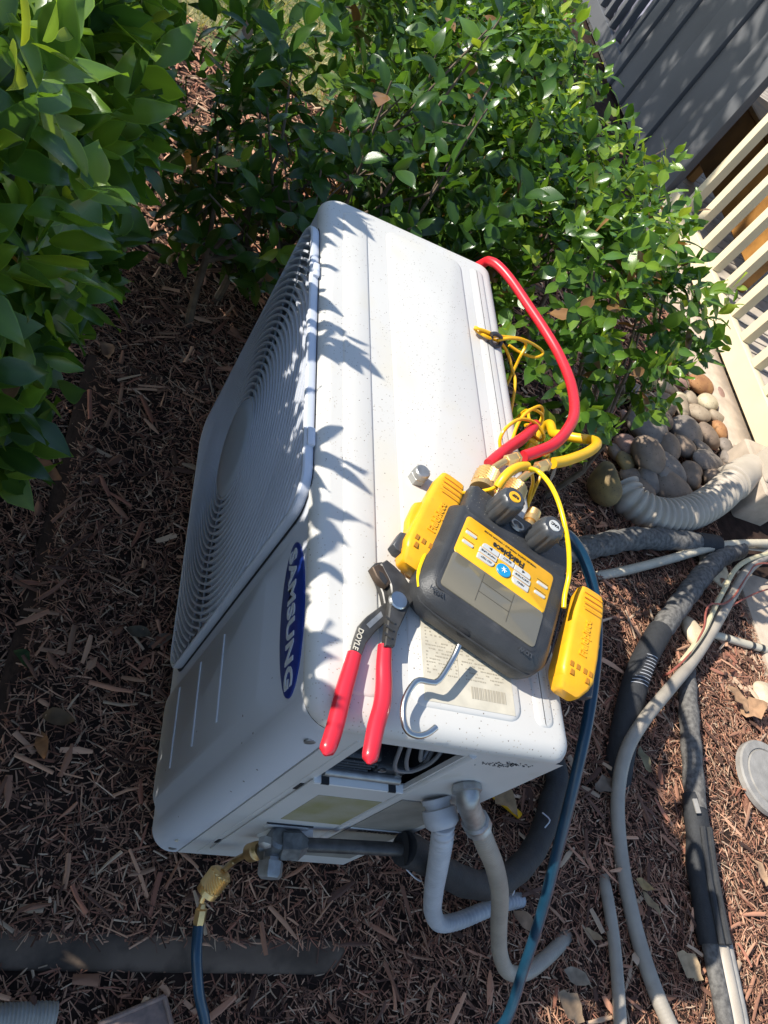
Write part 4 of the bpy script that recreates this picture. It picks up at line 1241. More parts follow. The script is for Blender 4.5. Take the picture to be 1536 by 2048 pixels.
s0, s1 = np.array((0.3392, 1.189, -0.018)), np.array((0.424, 1.131, -0.018))
sd = (s1 - s0) / np.linalg.norm(s1 - s0)
sw = np.cross(sd, (0, 0, 1))
for k in range(10):
    c = s0 + (s1 - s0) * (k / 9)
    pr.append(tube([c + sd * 0.012 * math.sin(t) + 0.0335 * (sw * math.sin(t) + np.array((0, 0, 1)) * math.cos(t)) for t in np.linspace(-0.35, 0.95, 8)], 0.0009, 4, smooth=False))
obj('printed_stripes', join(*pr), 'frayed_white', g2)
pipe('grey_conduit', 'long grey conduit sweeping down past the round buried lid', 'conduit',
     [(-0.141, 1.842, 0.02), (-0.0528, 1.706, 0.015), (0.0755, 1.582, 0.005), (0.2015, 1.466, -0.002), (0.3135, 1.353, -0.006), (0.4252, 1.214, 0.008), (0.5233, 1.09, 0.026), (0.6056, 1.019, 0.018), (0.6887, 1.01, -0.022),
      (0.7895, 1.003, -0.038), (0.8869, 0.9989, -0.038), (0.9775, 1.006, -0.038), (1.059, 1.022, -0.036), (1.128, 1.047, -0.034), (1.199, 1.087, -0.04), (1.274, 1.195, -0.11)], 0.0155, 'tan_conduit', corr(0.0155, 0.00025, 0.007), 0.0025)
g3 = thing('insulated_pipe', 'grey foam pipe entering a split black sleeve near the round lid', 'pipe', (0.5467, 1.298, -0.04))
obj('foam_insulation', tube([(0.2941, 1.408, -0.075), (0.3711, 1.343, -0.035), (0.4593, 1.312, -0.028), (0.5524, 1.286, -0.026), (0.6388, 1.264, -0.026), (0.6971, 1.251, -0.026)], 0.024, 16, 0.008, rf=lambda s, L: 0.0245 + 0.0012 * math.sin(s * 70)), 'foam_grey', g3)
SPL = [(0.6624, 1.254, -0.028), (0.7416, 1.242, -0.028), (0.8273, 1.223, -0.028), (0.9075, 1.212, -0.028), (0.9757, 1.204, -0.028)]
obj('black_sleeve', tube(SPL, 0.031, 18, 0.010, rf=lambda s, L: 0.027 + 0.008 * min(1, s / 0.15) + 0.0012 * math.sin(s * 50), flat=0.8), 'foam_black', g3)
for off in (-0.011, 0.010):
    obj('sleeve_fold', tube([np.array(q) + np.array((0.0, off, 0.0245 + 0.002 * k)) for k, q in enumerate(SPL[1:])], 0.007, 8), 'foam_black', g3)
obj('printed_label', place(loft([rrect(-0.016, 0.016, -0.006, 0.006, 0.001, -0.004), rrect(-0.016, 0.016, -0.006, 0.006, 0.001, -0.001)]), np.array((0.6972, 1.222, 0)) + np.array((0, 0.0, 0.004)), (1, 0.05, 0), (-0.05, 0.97, 0.2)), 'lid_plastic', g3)
for k in range(3):
    obj('inner_pipe', tube([np.array(q) + np.array((0.0, (0.0, 0.027, 0.050)[k], 0.0)) for q in ((0.9652, 1.191, -0.026), (1.028, 1.187, -0.026), (1.097, 1.185, -0.028), (1.139, 1.179, -0.028), (1.225, 1.18, -0.036), (1.293, 1.268, -0.12))], (0.017, 0.019, 0.012)[k], 14), ('foam_grey', 'drain_tan', 'lid_plastic')[k], g3)
pipe('grey_conduit', 'short grey conduit surfacing from the mulch and leaving at the bottom', 'conduit',
     [(0.8338, 0.9819, -0.085), (0.8605, 0.9533, -0.052), (0.8984, 0.9438, -0.04), (0.9704, 0.9392, -0.038), (1.047, 0.9275, -0.036), (1.126, 0.912, -0.034), (1.193, 0.906, -0.042), (1.254, 0.9562, -0.11)], 0.0125, 'tan_conduit', corr(0.0125, 0.0003, 0.0065), 0.0025)
pv = thing('plastic_pipe', 'pale plastic pipe with dark joint rings near the concrete piece', 'pipe', (0.2015, 1.522, -0.045))
obj('tube', tube([(0.1712, 1.5, -0.06), (0.187, 1.512, -0.04), (0.1892, 1.56, -0.038), (0.1939, 1.659, -0.036), (0.1944, 1.787, -0.036)], 0.0115, 12, 0.01), 'pale_conduit', pv)
for q in ((0.19, 1.563, -0.038), (0.1943, 1.665, -0.036), (0.1943, 1.705, -0.036)):
    obj('joint_ring', lathe([(-0.006, 0.0125), (0.006, 0.0125)], q, np.array((0.1939, 1.659, -0.036)) - np.array((0.1892, 1.56, -0.038)), 14), 'black_plastic', pv)
wr = thing('loose_wires', 'red and cream wires draped along the long grey conduit', 'wires', (0.184, 1.48, 0))
obj('wire', tube([(-0.0926, 1.842, 0.03), (-0.0623, 1.726, 0.03), (-0.0107, 1.665, 0.025), (0.0765, 1.579, 0.022), (0.1168, 1.52, 0.02), (0.1348, 1.457, 0.024), (0.1654, 1.43, 0.02), (0.2155, 1.406, 0.018), (0.2751, 1.356, 0.013), (0.322, 1.309, 0.008), (0.3608, 1.261, -0.01), (0.3577, 1.266, -0.04)], 0.0030, 6), 'wire_red', wr)
obj('wire', tube([(-0.1365, 1.839, 0.03), (-0.0727, 1.697, 0.03), (-0.0149, 1.613, 0.025), (0.0684, 1.539, 0.02), (0.1358, 1.482, 0.015), (0.2224, 1.41, 0.012), (0.2902, 1.341, 0.008), (0.3301, 1.3, -0)], 0.0072, 8), 'wire_cream', wr)
obj('wire', tube([(-0.012, 1.816, 0.02), (0.0359, 1.7, 0.015), (0.0927, 1.594, 0.012), (0.1281, 1.541, 0.01), (0.17, 1.494, 0.01)], 0.0025, 6), 'wire_red', wr)

# corrugated drain pipe to the downspout
dr = thing('drain_pipe', 'tan corrugated drain pipe curving from the stones to the downspout', 'drain pipe', (-0.2218, 1.439, -0.04))
DRAIN = [(-0.2403, 1.27, -0.02), (-0.1935, 1.29, -0.016), (-0.1655, 1.342, -0.01), (-0.1683, 1.416, -0.002), (-0.2042, 1.512, 0.008), (-0.28, 1.63, 0.022), (-0.3838, 1.75, 0.034)]
obj('corrugated_tube', tube(DRAIN, 0.053, 24, 0.0022, rf=lambda s, L: 0.0560 - 0.0095 * abs(math.sin(math.pi * s / 0.0235)) ** 3), 'drain_tan', dr)
da = np.array((-0.3711, 1.73, 0.034))
db = np.array((-0.5801, 1.996, 0.06))
obj('adapter', lathe([(0, 0.056), (0.006, 0.064), (0.030, 0.062), (0.085, 0.056), (0.095, 0.058), (0.105, 0.058), (0.107, 0.052), (0.16, 0.052)], da, db - da, 20), 'drain_tan', dr)
ds = thing('downspout', 'beige square downspout beside the end of the cream railing', 'downspout', (-0.36, 1.93, -0.05))
obj('spout_base', loft([rrect(-0.575, -0.33, 1.83, 1.975, 0.012, -0.062), rrect(-0.575, -0.33, 1.83, 1.975, 0.012, 0.075), rrect(-0.567, -0.338, 1.838, 1.967, 0.010, 0.083)]), 'concrete', ds)
obj('spout_pipe', loft([rrect(-0.50, -0.38, 1.84, 1.93, 0.01, 0.085), rrect(-0.50, -0.38, 1.84, 1.93, 0.01, 2.4)]), 'drain_tan', ds)

# concrete pieces, buried lid, tray, ribbed hose end
cp = obj('concrete_slab', box(-0.08, 0.32, 1.72, 2.3, -0.07, -0.035, 0.006), 'concrete')
tag(cp, 'shaded flat concrete slab at the right edge behind the pale pipe', 'slab')
lid = thing('valve_lid', 'round grey plastic lid set in the sunlit mulch', 'lid', (0.5926, 1.54, -0.05))
lo = np.array((0.5918, 1.543, -0.052)) + np.array((0, 0, 0.014))
obj('rim', lathe([(0, 0.098), (0.014, 0.098), (0.018, 0.094), (0.018, 0.076), (0.014, 0.074), (0.014, 0.0)], lo, (0, 0, 1), 40), 'lid_plastic', lid)
obj('cover_disc', lathe([(0.0142, 0.072), (0.019, 0.070), (0.0195, 0.0)], lo, (0, 0, 1), 36), 'lid_plastic', lid)
tr = thing('rusty_tray', 'rusty square tray corner lying in the mulch at the bottom edge', 'tray', (1.094, 0.0462, -0.05))
ta_ = np.array((1.066, 0.0572, -0.03))
tray_pts = [ta_, np.array((1.107, 0.0748, -0.03)), np.array((1.122, -0.0359, -0.03)) + np.array((0.04, 0, 0)), np.array((1.099, -0.0302, -0.03))]
tp = [np.array((q[0], q[1])) for q in tray_pts]
obj('tray_floor', prism(tp, -0.056, -0.030), 'rust_tray', tr, smooth=False)
for k in range(4):
    a, b = tp[k], tp[(k + 1) % 4]
    obj('tray_rim', tube([(a[0], a[1], -0.027), (b[0], b[1], -0.027)], 0.0036, 8, smooth=False), 'rust_tray', tr)
rb = thing('ribbed_hose', 'grey ribbed hose end poking into the bottom left corner', 'hose', (1.092, -0.1285, -0.05))
obj('ribbed_tube', tube([(1.087, -0.085, -0.04), (1.087, -0.1184, -0.04), (1.09, -0.1733, -0.04), (1.092, -0.2262, -0.04)], 0.017, 16, 0.0012, rf=corr(0.0165, 0.0007, 0.005)), 'lid_plastic', rb)

# ================================================================== STONES
def icos(sub=3):
    import bmesh
    bm = bmesh.new()
    bmesh.ops.create_icosphere(bm, subdivisions=sub, radius=1)
    v = np.array([x.co[:] for x in bm.verts])
    f = [tuple(q.index for q in p.verts) for p in bm.faces]
    bm.free()
    return v, f


ICO = icos(3)


def stone(name, c, a, b, h, m, rot, seed, label, group=None):
    r = np.random.default_rng(seed)
    v = ICO[0].copy()
    for _ in range(4):
        d = r.normal(size=3)
        d /= np.linalg.norm(d)
        v += 0.085 * np.sin(v @ d * r.uniform(1.4, 2.8) + r.uniform(0, 6))[:, None] * v
    for _ in range(3):                       # worn flats
        d = r.normal(size=3)
        d /= np.linalg.norm(d)
        q = v @ d
        lim = r.uniform(0.78, 0.95)
        v -= np.outer(np.maximum(0, q - lim) * 0.75, d)
    v = v * np.array((b, a, h))
    c_, s_ = math.cos(rot), math.sin(rot)
    v = v @ np.array(((c_, s_, 0), (-s_, c_, 0), (0, 0, 1)))
    tl = r.normal(0, 0.18)
    v = v @ np.array(((1, 0, 0), (0, math.cos(tl), -math.sin(tl)), (0, math.sin(tl), math.cos(tl))))
    o = obj(name, (v, ICO[1]), m, None, auto=False)
    o.location = c
    tag(o, label, 'stone', group)
    return o


SB, SGY, ST, SO, SCR, SP, SM = STONES
K = 0.00058
ROCKS = [  # position, half sizes (zoom px), material, height above ground
    ((-0.8987, 1.824, 0), 118, 66, SO, 'orange rounded river stone by the concrete strip'),
    ((-0.821, 1.839, 0), 84, 62, SCR, 'cream pitted river stone beside the orange one'),
    ((-0.8992, 1.945, -0.01), 58, 85, SP, 'pinkish pointed river stone at the edge of the concrete strip'),
    ((-0.8028, 1.641, 0), 105, 36, ST, 'long thin tan river stone near the shrub'),
    ((-0.6874, 1.472, 0), 112, 80, SGY, 'large flat grey stone under the shrub edge'),
    ((-0.698, 1.576, 0.005), 78, 80, SB, 'rounded brown stone just right of the large flat grey stone'), ((-0.7225, 1.674, 0), 58, 85, ST, 'upright tan stone right of the rounded brown one'), ((-0.795, 1.741, 0), 58, 62, ST, 'tan stone touching the cream pitted stone on its left'),
    ((-0.8645, 1.699, 0), 72, 46, SP, 'pinkish stone above the long thin tan stone'), ((-0.975, 1.823, -0.01), 55, 44, ST, 'tan stone just above the orange rounded stone'), ((-0.9178, 1.69, -0.01), 34, 34, SO, 'tiny orange stone peeking out under the shrub leaves'), ((-0.9817, 1.78, -0.01), 50, 38, ST, 'topmost tan stone half hidden under the shrub'),
    ((-0.7599, 1.675, 0.012), 46, 40, SCR, 'small bright cream stone between two tan ones'),
    ((-0.728, 1.767, 0), 84, 60, ST, 'tan stone below the cream pitted stone, half in shade'), ((-0.7667, 1.88, -0.01), 90, 46, ST, 'long tan stone lying against the concrete strip'), ((-0.6989, 1.855, -0.005), 52, 62, SO, 'small amber stone near the downspout base'),
    ((-0.5135, 1.428, 0.02), 145, 105, SGY, 'largest brown-grey stone on the shaded side of the heap'),
    ((-0.6045, 1.544, 0.01), 74, 62, SB, 'small brown stone just above the largest brown-grey stone'), ((-0.6007, 1.654, 0.01), 120, 100, SGY, 'wedge shaped grey stone in the middle of the heap'), ((-0.6124, 1.75, 0.01), 112, 84, SB, 'brown stone right of the wedge shaped grey one'), ((-0.4546, 1.499, 0.03), 95, 92, SB, 'rounded brown stone right of and below the largest stone'),
    ((-0.5004, 1.588, 0.02), 88, 70, SB, 'brown stone directly below the wedge shaped grey one'), ((-0.517, 1.691, 0.02), 104, 50, SGY, 'flat narrow grey stone on the right side of the heap'), ((-0.3739, 1.382, 0.03), 115, 112, SB, 'big round brown stone below the largest stone'), ((-0.4197, 1.323, 0), 70, 62, SP, 'pinkish brown stone left of the largest stone'),
    ((-0.4554, 1.68, 0.03), 128, 56, SGY, 'long dark grey stone slanting towards the downspout'), ((-0.3587, 1.47, 0.03), 112, 62, SGY, 'grey stone right of the big round brown one'), ((-0.3986, 1.586, 0.02), 80, 60, SB, 'shaded brown stone left of the long slanting grey stone'), ((-0.3353, 1.308, 0), 54, 42, SM, 'small mustard stone left of the big round brown one'),
    ((-0.6262, 1.447, -0.01), 60, 50, SB, 'brown stone tucked under the large flat grey one'), ((-0.5644, 1.375, -0.01), 60, 45, SP, 'pinkish stone at the heap edge under the shrub'), ((-0.6245, 1.862, -0.01), 60, 55, SGY, 'grey stone at the foot of the downspout base'),
    ((-0.2843, 1.476, 0.01), 170, 88, SB, 'wide brown stone against the corrugated drain'), ((-0.2503, 1.337, 0), 96, 60, SB, 'flat brown stone leaning on the first drain ridges'), ((-0.2899, 1.372, 0.01), 72, 88, SGY, 'upright dark grey stone left of the wide brown one'),
    ((-0.2978, 1.313, 0), 70, 54, SB, 'small brown stone right of the mustard yellow standing stone'), ((-0.3621, 1.574, 0.02), 80, 84, SB, 'round brown stone above the wide brown one'), ((-0.4086, 1.708, 0.01), 112, 72, SB, 'brown egg shaped stone nearest the drain adapter'), ((-0.4709, 1.7, 0.02), 120, 52, SGY, 'long grey stone just above the egg shaped one'),
    ((-0.5528, 1.856, -0.01), 70, 70, SGY, 'dark grey stone at the right end of the heap'), ((-0.4767, 1.81, -0.01), 60, 70, SB, 'brown stone wedged between egg shaped stone and downspout base'), ((-0.3506, 1.308, 0), 60, 46, SM, 'mustard brown stone above the small brown one by the shrub'), ((-0.3861, 1.283, -0.01), 46, 60, SB, 'shaded brown stone under the lowest shrub leaves'),
    ((-0.3343, 1.456, 0.02), 104, 66, SGY, 'broad grey stone in the lower middle of the heap'), ((-0.3267, 1.621, -0.01), 70, 50, SP, 'small pinkish stone touching the top of the drain'), ((-0.8946, 1.721, -0.01), 70, 50, ST, 'tan stone farthest up the heap beside the shrub'), ((-0.8178, 1.654, -0.01), 80, 40, ST, 'flat tan stone below the farthest one beside the shrub')]
for i, (c, a, b, m, lab) in enumerate(ROCKS):
    h = 0.72 * min(a, b) * K
    stone('river_stone', (c[0], c[1], c[2] - 0.012), a * K, b * K * 1.15, max(h, 0.016), m, RNG.normal(0, 0.25), 100 + i, lab, 'river stones heaped by the drain')
stone('yellow_stone', tuple(np.array((-0.1988, 1.167, 0.01))), 0.042, 0.070, 0.060, SM, 0.15, 77, 'big mustard yellow stone standing at the shrub foot beside the drain end')
stone('pale_stone', (-0.0714, 1.616, -0.045), 0.055, 0.075, 0.022, MATS['pale_stone'], 0.5, 78, 'flat pale yellow stone half under the slanting foam pipe')
stone('pale_stone', (0.191, 1.438, -0.045), 0.035, 0.05, 0.02, MATS['pale_stone'], 0.3, 79, 'small pale stone below the slanting foam pipe')
stone('pale_stone', (0.3428, 1.662, -0.045), 0.05, 0.05, 0.02, MATS['pale_stone'], 0.3, 80, 'pale yellow stone at the right edge above the round lid')

# ================================================================== CONCRETE STRIP, RAILING, DECK, HOUSE
struct(obj('concrete_strip', box(-2.15, -0.62, 1.885, 2.02, -0.075, -0.004, 0.006), 'concrete'))
RY = 1.985
rl = thing('railing', 'cream painted railing with square balusters and a wide bottom rail', 'railing', (-1.4, RY, 0.0))
obj('bottom_rail', box(-2.12, -0.60, RY, RY + 0.040, 0.020, 0.118, 0.003), 'rail_cream', rl)
obj('rail_cap', box(-2.12, -0.60, RY + 0.0405, RY + 0.085, 0.012, 0.095, 0.003), 'rail_cream', rl)
x = -0.68
while x > -2.10:
    obj('baluster', box(x - 0.021, x + 0.021, RY + 0.006, RY + 0.048, 0.1185, 1.0, 0.002), 'rail_cream', rl)
    x -= 0.1445
obj('top_rail', box(-2.12, -0.60, RY - 0.02, RY + 0.07, 1.001, 1.04, 0.004), 'rail_cream', rl)
obj('end_post', box(-0.598, -0.50, RY - 0.02, RY + 0.08, 0.09, 1.12, 0.004), 'rail_cream', rl)
# shaded wide boards
wb = thing('board_screen', 'shaded grey screen of wide vertical boards between the two railings', 'screen', (-2.7, RY, 0))
bx0 = -2.14
for k, (w, dy) in enumerate(((0.10, -0.02), (0.16, 0.0), (0.22, 0.02), (0.22, 0.0), (0.22, 0.02), (0.20, 0.0), (0.10, -0.02))):
    obj('board', box(bx0 - w, bx0 - 0.004, RY + dy, RY + dy + 0.04, 0.0, 1.5, 0.003), 'shaded_board', wb)
    bx0 -= w
rl2 = thing('railing', 'shaded grey railing with thin balusters beyond the board screen', 'railing', (-4.0, RY, 0))
x = bx0 - 0.10
obj('bottom_rail', box(bx0 - 1.6, bx0 - 0.02, RY, RY + 0.04, 0.02, 0.118, 0.003), 'shaded_board', rl2)
obj('top_rail', box(bx0 - 1.6, bx0 - 0.02, RY - 0.02, RY + 0.07, 1.001, 1.04, 0.004), 'shaded_board', rl2)
while x > bx0 - 1.55:
    obj('baluster', box(x - 0.021, x + 0.021, RY + 0.006, RY + 0.048, 0.1185, 1.0, 0.002), 'shaded_board', rl2)
    x -= 0.1445
# deck of planks running away from the railing
dk = thing('deck', 'low deck of grey tan planks behind the railing', 'deck', (-2.5, 3.0, -0.02))
x = -0.40
while x > -6.2:
    obj('plank', box(x - 0.088, x, RY + 0.09, 4.55, -0.045, -0.012, 0.002), 'deck_board', dk)
    x -= 0.100
hs = thing('house_wall', 'dark blue grey house wall behind the deck', 'wall', (-3, 4.6, 0))
for k in range(16):
    obj('siding_board', box(-8.5, 0.6, 4.56 + 0.004 * (k % 2), 4.62, -0.05 + 0.17 * k, 0.117 + 0.17 * k, 0.004), 'house_siding', hs)
am = thing('storage_bench', 'amber wooden bench end standing on the deck behind the railing', 'bench', (-2.0, 2.4, 0))
obj('side_board', box(-2.75, -1.72, 2.32, 2.36, 0.10, 0.42, 0.006), 'amber_board', am)
obj('top_board', box(-2.78, -1.69, 2.30, 2.75, 0.421, 0.45, 0.006), 'amber_board', am)
for xx in (-2.70, -1.80):
    obj('leg', box(xx, xx + 0.05, 2.37, 2.42, -0.012, 0.42, 0.004), 'amber_board', am)
bgp = thing('fabric_bags', 'pile of purple grey fabric bags behind the far shaded railing', 'bags', (-3.9, 2.3, 0))
for i, (xx, yy, zz, s) in enumerate(((-3.65, 2.25, 0.2, 0.22), (-3.95, 2.28, 0.25, 0.28), (-4.3, 2.3, 0.2, 0.26))):
    v = ICO[0].copy()
    d = RNG.normal(size=(3, 3))
    for q in d:
        v += 0.10 * np.sin(v @ q * 2.2 + i)[:, None] * v
    obj('bag', (v * np.array((s, s * 0.8, s)) + np.array((xx, yy, zz)), ICO[1]), 'bag_fabric', bgp, auto=False)

# ================================================================== SHRUBS
def leaf_template(L, W, fold, curl, twist=0.0, wob=0.0, fine=False):
    ts = np.array([0.0, 0.10, 0.27, 0.48, 0.70, 0.88, 1.0])
    wd = np.array([0.05, 0.46, 0.88, 1.0, 0.76, 0.30, 0.0])
    if fine:
        ts = np.array([0.0, 0.08, 0.20, 0.34, 0.48, 0.62, 0.76, 0.88, 1.0])
        wd = np.array([0.05, 0.40, 0.76, 0.96, 1.0, 0.88, 0.62, 0.28, 0.0])
    V = []
    for k, (t, w) in enumerate(zip(ts, wd)):
        x = L * t
        z = -curl * L * t * t
        for s in (-1, -0.86, 0, 0.86, 1):
            ww = W * 0.5 * w * (1 + wob * math.sin(t * 13 + (1 if s > 0 else 0) * 1.7))
            V.append((x, s * ww, z + abs(s) * fold * ww + s * twist * W * t + wob * 0.06 * L * math.sin(t * 12) * abs(s)))
    F = []
    for i in range(len(ts) - 1):
        for q in range(4):
            a = i * 5 + q
            F.append((a, a + 5, a + 6, a + 1))
    return np.array(V), np.array(F)


LPAR = [(1.0, 0.48, 0.20, 0.20, 0.08, 0.04), (1.0, 0.42, 0.14, 0.36, -0.10, 0.06), (1.0, 0.54, 0.28, 0.08, 0.06, 0.03), (1.0, 0.46, 0.18, -0.12, 0.14, 0.07), (1.0, 0.38, 0.34, 0.24, -0.14, 0.06), (1.0, 0.56, 0.10, 0.26, 0.02, 0.08)]
LEAVES = [leaf_template(*q) for q in LPAR]
LF = LEAVES[0][1]
NV = 35
MARG = np.tile(np.array([1.0, 0.06, 0.45, 0.06, 1.0]), 7)
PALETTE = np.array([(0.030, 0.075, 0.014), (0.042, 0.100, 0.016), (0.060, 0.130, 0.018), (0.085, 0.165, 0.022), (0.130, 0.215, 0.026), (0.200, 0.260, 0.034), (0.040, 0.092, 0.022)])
BROWNL = np.array((0.25, 0.13, 0.06))
# shared meshes for the leaves that are objects of their own
LMESH = []


def leaf_cols(c, n=7):
    m = np.clip(c * 1.9 + np.array((0.03, 0.035, 0.0)), 0, 1)
    mg = np.tile(MARG[:5], n)[:, None]
    cc = c[None] * (1 - 0.55 * mg) + m[None] * (0.55 * mg)
    return np.column_stack([cc, np.ones(5 * n)])


for vi, (lv, lf) in enumerate([leaf_template(*q, fine=True) for q in LPAR]):
    for pi, c in enumerate(PALETTE):
        me = bpy.data.meshes.new('leaf')
        me.from_pydata(lv.tolist(), [], lf.tolist())
        me.polygons.foreach_set('use_smooth', [True] * len(lf))
        me.materials.append(M['leaf'])
        a = me.color_attributes.new('Col', 'FLOAT_COLOR', 'POINT')
        a.data.foreach_set('color', leaf_cols(c, 9).astype(np.float32).ravel())
        me.update()
        LMESH.append(me)


def screen(p):
    q = (p - CAM) @ CROT
    z = -q[:, 2]
    f_ = cam_d.lens / 36.0
    return q[:, 0] / np.maximum(z, 1e-3) * f_, q[:, 1] / np.maximum(z, 1e-3) * f_, z


def shrub(name, label, base, blobs, n_tips, keep, stems, seed, leaf=(0.045, 0.075), shell=0.62, n_obj=300, tip_leaves=(5, 8), young=0.35, old=(0, 0, 1, 1, 2, 2, 3, 6)):
    r = np.random.default_rng(seed)
    t = thing(name, label, 'shrub', base)
    blobs = [(np.array(c, float), np.array(q, float)) for c, q in blobs]
    vol = np.array([q[0] * q[1] + q[1] * q[2] + q[0] * q[2] for _, q in blobs])
    vol /= vol.sum()
    P_, N_, O_ = [], [], []
    while len(P_) < n_tips:
        c, q = blobs[r.choice(len(blobs), p=vol)]
        d = r.normal(size=3)
        d /= np.linalg.norm(d)
        s = shell + (1 - shell) * r.uniform() ** 0.6
        lump = 1 + 0.10 * math.sin(d[0] * 7 + c[0] * 11) * math.sin(d[1] * 6 + c[1] * 9) + r.normal(0, 0.035)
        p = c + d * q * s * lump
        if p[2] < 0.02:
            continue
        inside_ = False
        for c2, q2 in blobs:
            if c2 is not c and np.sum(((p - c2) / (q2 * shell)) ** 2) < 1:
                inside_ = True
        if inside_ or not keep(p):
            continue
        n = d / q
        n /= np.linalg.norm(n)
        P_.append(p)
        N_.append(n)
        O_.append(s)
    P_ = np.array(P_)
    N_ = np.array(N_)
    O_ = np.array(O_)
    ax = N_ * 0.75 + np.array((0, -0.15, 0.55)) + r.normal(0, 0.35, P_.shape)
    ax /= np.linalg.norm(ax, axis=1)[:, None]
    pos, dr_, nr_, ln, ci, vi = [], [], [], [], [], []
    for p, a, o, nn in zip(P_, ax, O_, N_):
        k = r.integers(*tip_leaves)
        u = np.cross(a, (0.3, 0.2, 1.0))
        u /= np.linalg.norm(u)
        w = np.cross(a, u)
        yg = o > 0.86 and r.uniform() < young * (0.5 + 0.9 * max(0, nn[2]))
        ph = r.uniform(0, 6.28)
        for j in range(k):
            tj = j / max(1, k - 1)
            an = ph + j * 2.4
            sp = math.radians(28 + 55 * tj) + r.normal(0, 0.14)
            rad_ = u * math.cos(an) + w * math.sin(an)
            d = a * math.cos(sp) + rad_ * math.sin(sp)
            d[2] -= 0.18 * tj
            d /= np.linalg.norm(d)
            nrm = a * math.sin(sp) - rad_ * math.cos(sp) + r.normal(0, 0.22, 3)
            nrm -= d * np.dot(nrm, d)
            nrm /= np.linalg.norm(nrm)
            pos.append(p - a * 0.055 * tj)
            dr_.append(d)
            nr_.append(nrm)
            ln.append(r.uniform(*leaf) * (0.72 if (yg and tj < 0.4) else 1.0) * (0.6 if r.uniform() < 0.15 else 1.0))
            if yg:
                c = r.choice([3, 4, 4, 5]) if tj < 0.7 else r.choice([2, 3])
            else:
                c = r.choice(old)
            ci.append(c)
            vi.append(r.integers(0, 6))
    pos, dr_, nr_, ln, ci, vi = map(np.array, (pos, dr_, nr_, ln, ci, vi))
    # which leaves show largest from the path: nearest, in view, on the outside
    sx_, sy_, sz_ = screen(pos + dr_ * ln[:, None] * 0.5)
    view = CAM - pos
    view /= np.linalg.norm(view, axis=1)[:, None]
    face = np.abs(np.sum(nr_ * view, 1))
    vis = (np.abs(sx_) < 0.385) & (np.abs(sy_) < 0.51) & (sz_ > 0.1)
    outw = np.repeat(np.sum(N_ * (CAM - P_) / np.linalg.norm(CAM - P_, axis=1)[:, None], 1) * O_, 1)
    tip_of = np.concatenate([[i] * 0 for i in range(1)])
    score = np.where(vis, face * ln ** 2 / np.maximum(sz_, 0.2) ** 2, 0)
    # outer-shell weighting by distance to the nearest blob centre
    cen = np.array([c for c, _ in blobs])
    rad_n = np.min([np.sum(((pos - c) / q) ** 2, 1) for c, q in blobs], 0)
    score *= np.clip(rad_n - 0.55, 0.02, 1) ** 2
    order = np.argsort(-score)
    own = order[:n_obj][score[order[:n_obj]] > 0]
    b0 = ORG[t.name]
    for i in own:
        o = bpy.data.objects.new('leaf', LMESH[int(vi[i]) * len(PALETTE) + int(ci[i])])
        COL.objects.link(o)
        y = np.cross(nr_[i], dr_[i])
        R = np.array([dr_[i], y, nr_[i]]).T * ln[i]
        mw = np.eye(4)
        mw[:3, :3] = R
        mw[:3, 3] = pos[i] - b0
        o.parent = t
        o.matrix_basis = Matrix(mw.tolist())
    rest = np.setdiff1d(np.arange(len(pos)), own)
    y = np.cross(nr_, dr_)
    V = np.empty((len(rest), NV, 3))
    Cc = np.empty((len(rest), NV, 4))
    jit = r.uniform(0.75, 1.25, len(rest))
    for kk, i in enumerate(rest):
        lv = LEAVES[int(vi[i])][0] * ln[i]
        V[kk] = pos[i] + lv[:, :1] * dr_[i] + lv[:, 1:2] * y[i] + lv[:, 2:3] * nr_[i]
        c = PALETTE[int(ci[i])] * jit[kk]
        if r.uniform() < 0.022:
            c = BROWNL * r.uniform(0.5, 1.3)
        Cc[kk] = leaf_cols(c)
    F = (np.arange(len(rest)) * NV)[:, None, None] + LF[None]
    stuff(big_mesh('foliage', V.reshape(-1, 3), F.reshape(-1, 4), 'leaf', Cc.reshape(-1, 4), t)).data.polygons.foreach_set('use_smooth', [True] * (len(rest) * 24))
    # stems and twigs
    for (sx0, sy0) in stems:
        near = P_[np.argsort(np.sum((P_[:, :2] - np.array((sx0, sy0))) ** 2, 1))[:max(30, n_tips // max(1, len(stems)) * 2)]]
        pick = near[r.choice(len(near), 5, replace=False)]
        tubes = []
        root = np.array((sx0, sy0, GZ - 0.02))
        fork = root + np.array((r.normal(0, 0.03), r.normal(0, 0.03), r.uniform(0.14, 0.26)))
        tubes.append(tube([root, (root + fork) / 2 + r.normal(0, 0.008, 3), fork], 0.010, 7, 0.03, rf=lambda s, L: 0.011 - 0.003 * s / L))
        for q in pick:
            mid = (fork + q) / 2 + r.normal(0, 0.03, 3)
            tubes.append(tube([fork, mid, q], 0.005, 6, 0.03, rf=lambda s, L: 0.0065 - 0.0045 * s / L))
            for _ in range(2):
                q2 = mid + (q - mid) * r.uniform(0, 0.6)
                tubes.append(tube([q2, q2 + r.normal(0, 0.07, 3) + np.array((0, 0, 0.04))], 0.002, 4, 0.05))
        obj('stem', join(*tubes), 'bark', t)
    return t


def grid_stems(x0, x1, y0, y1, n, seed):
    r = np.random.default_rng(seed)
    return [(r.uniform(x0, x1), r.uniform(y0, y1)) for _ in range(n)]


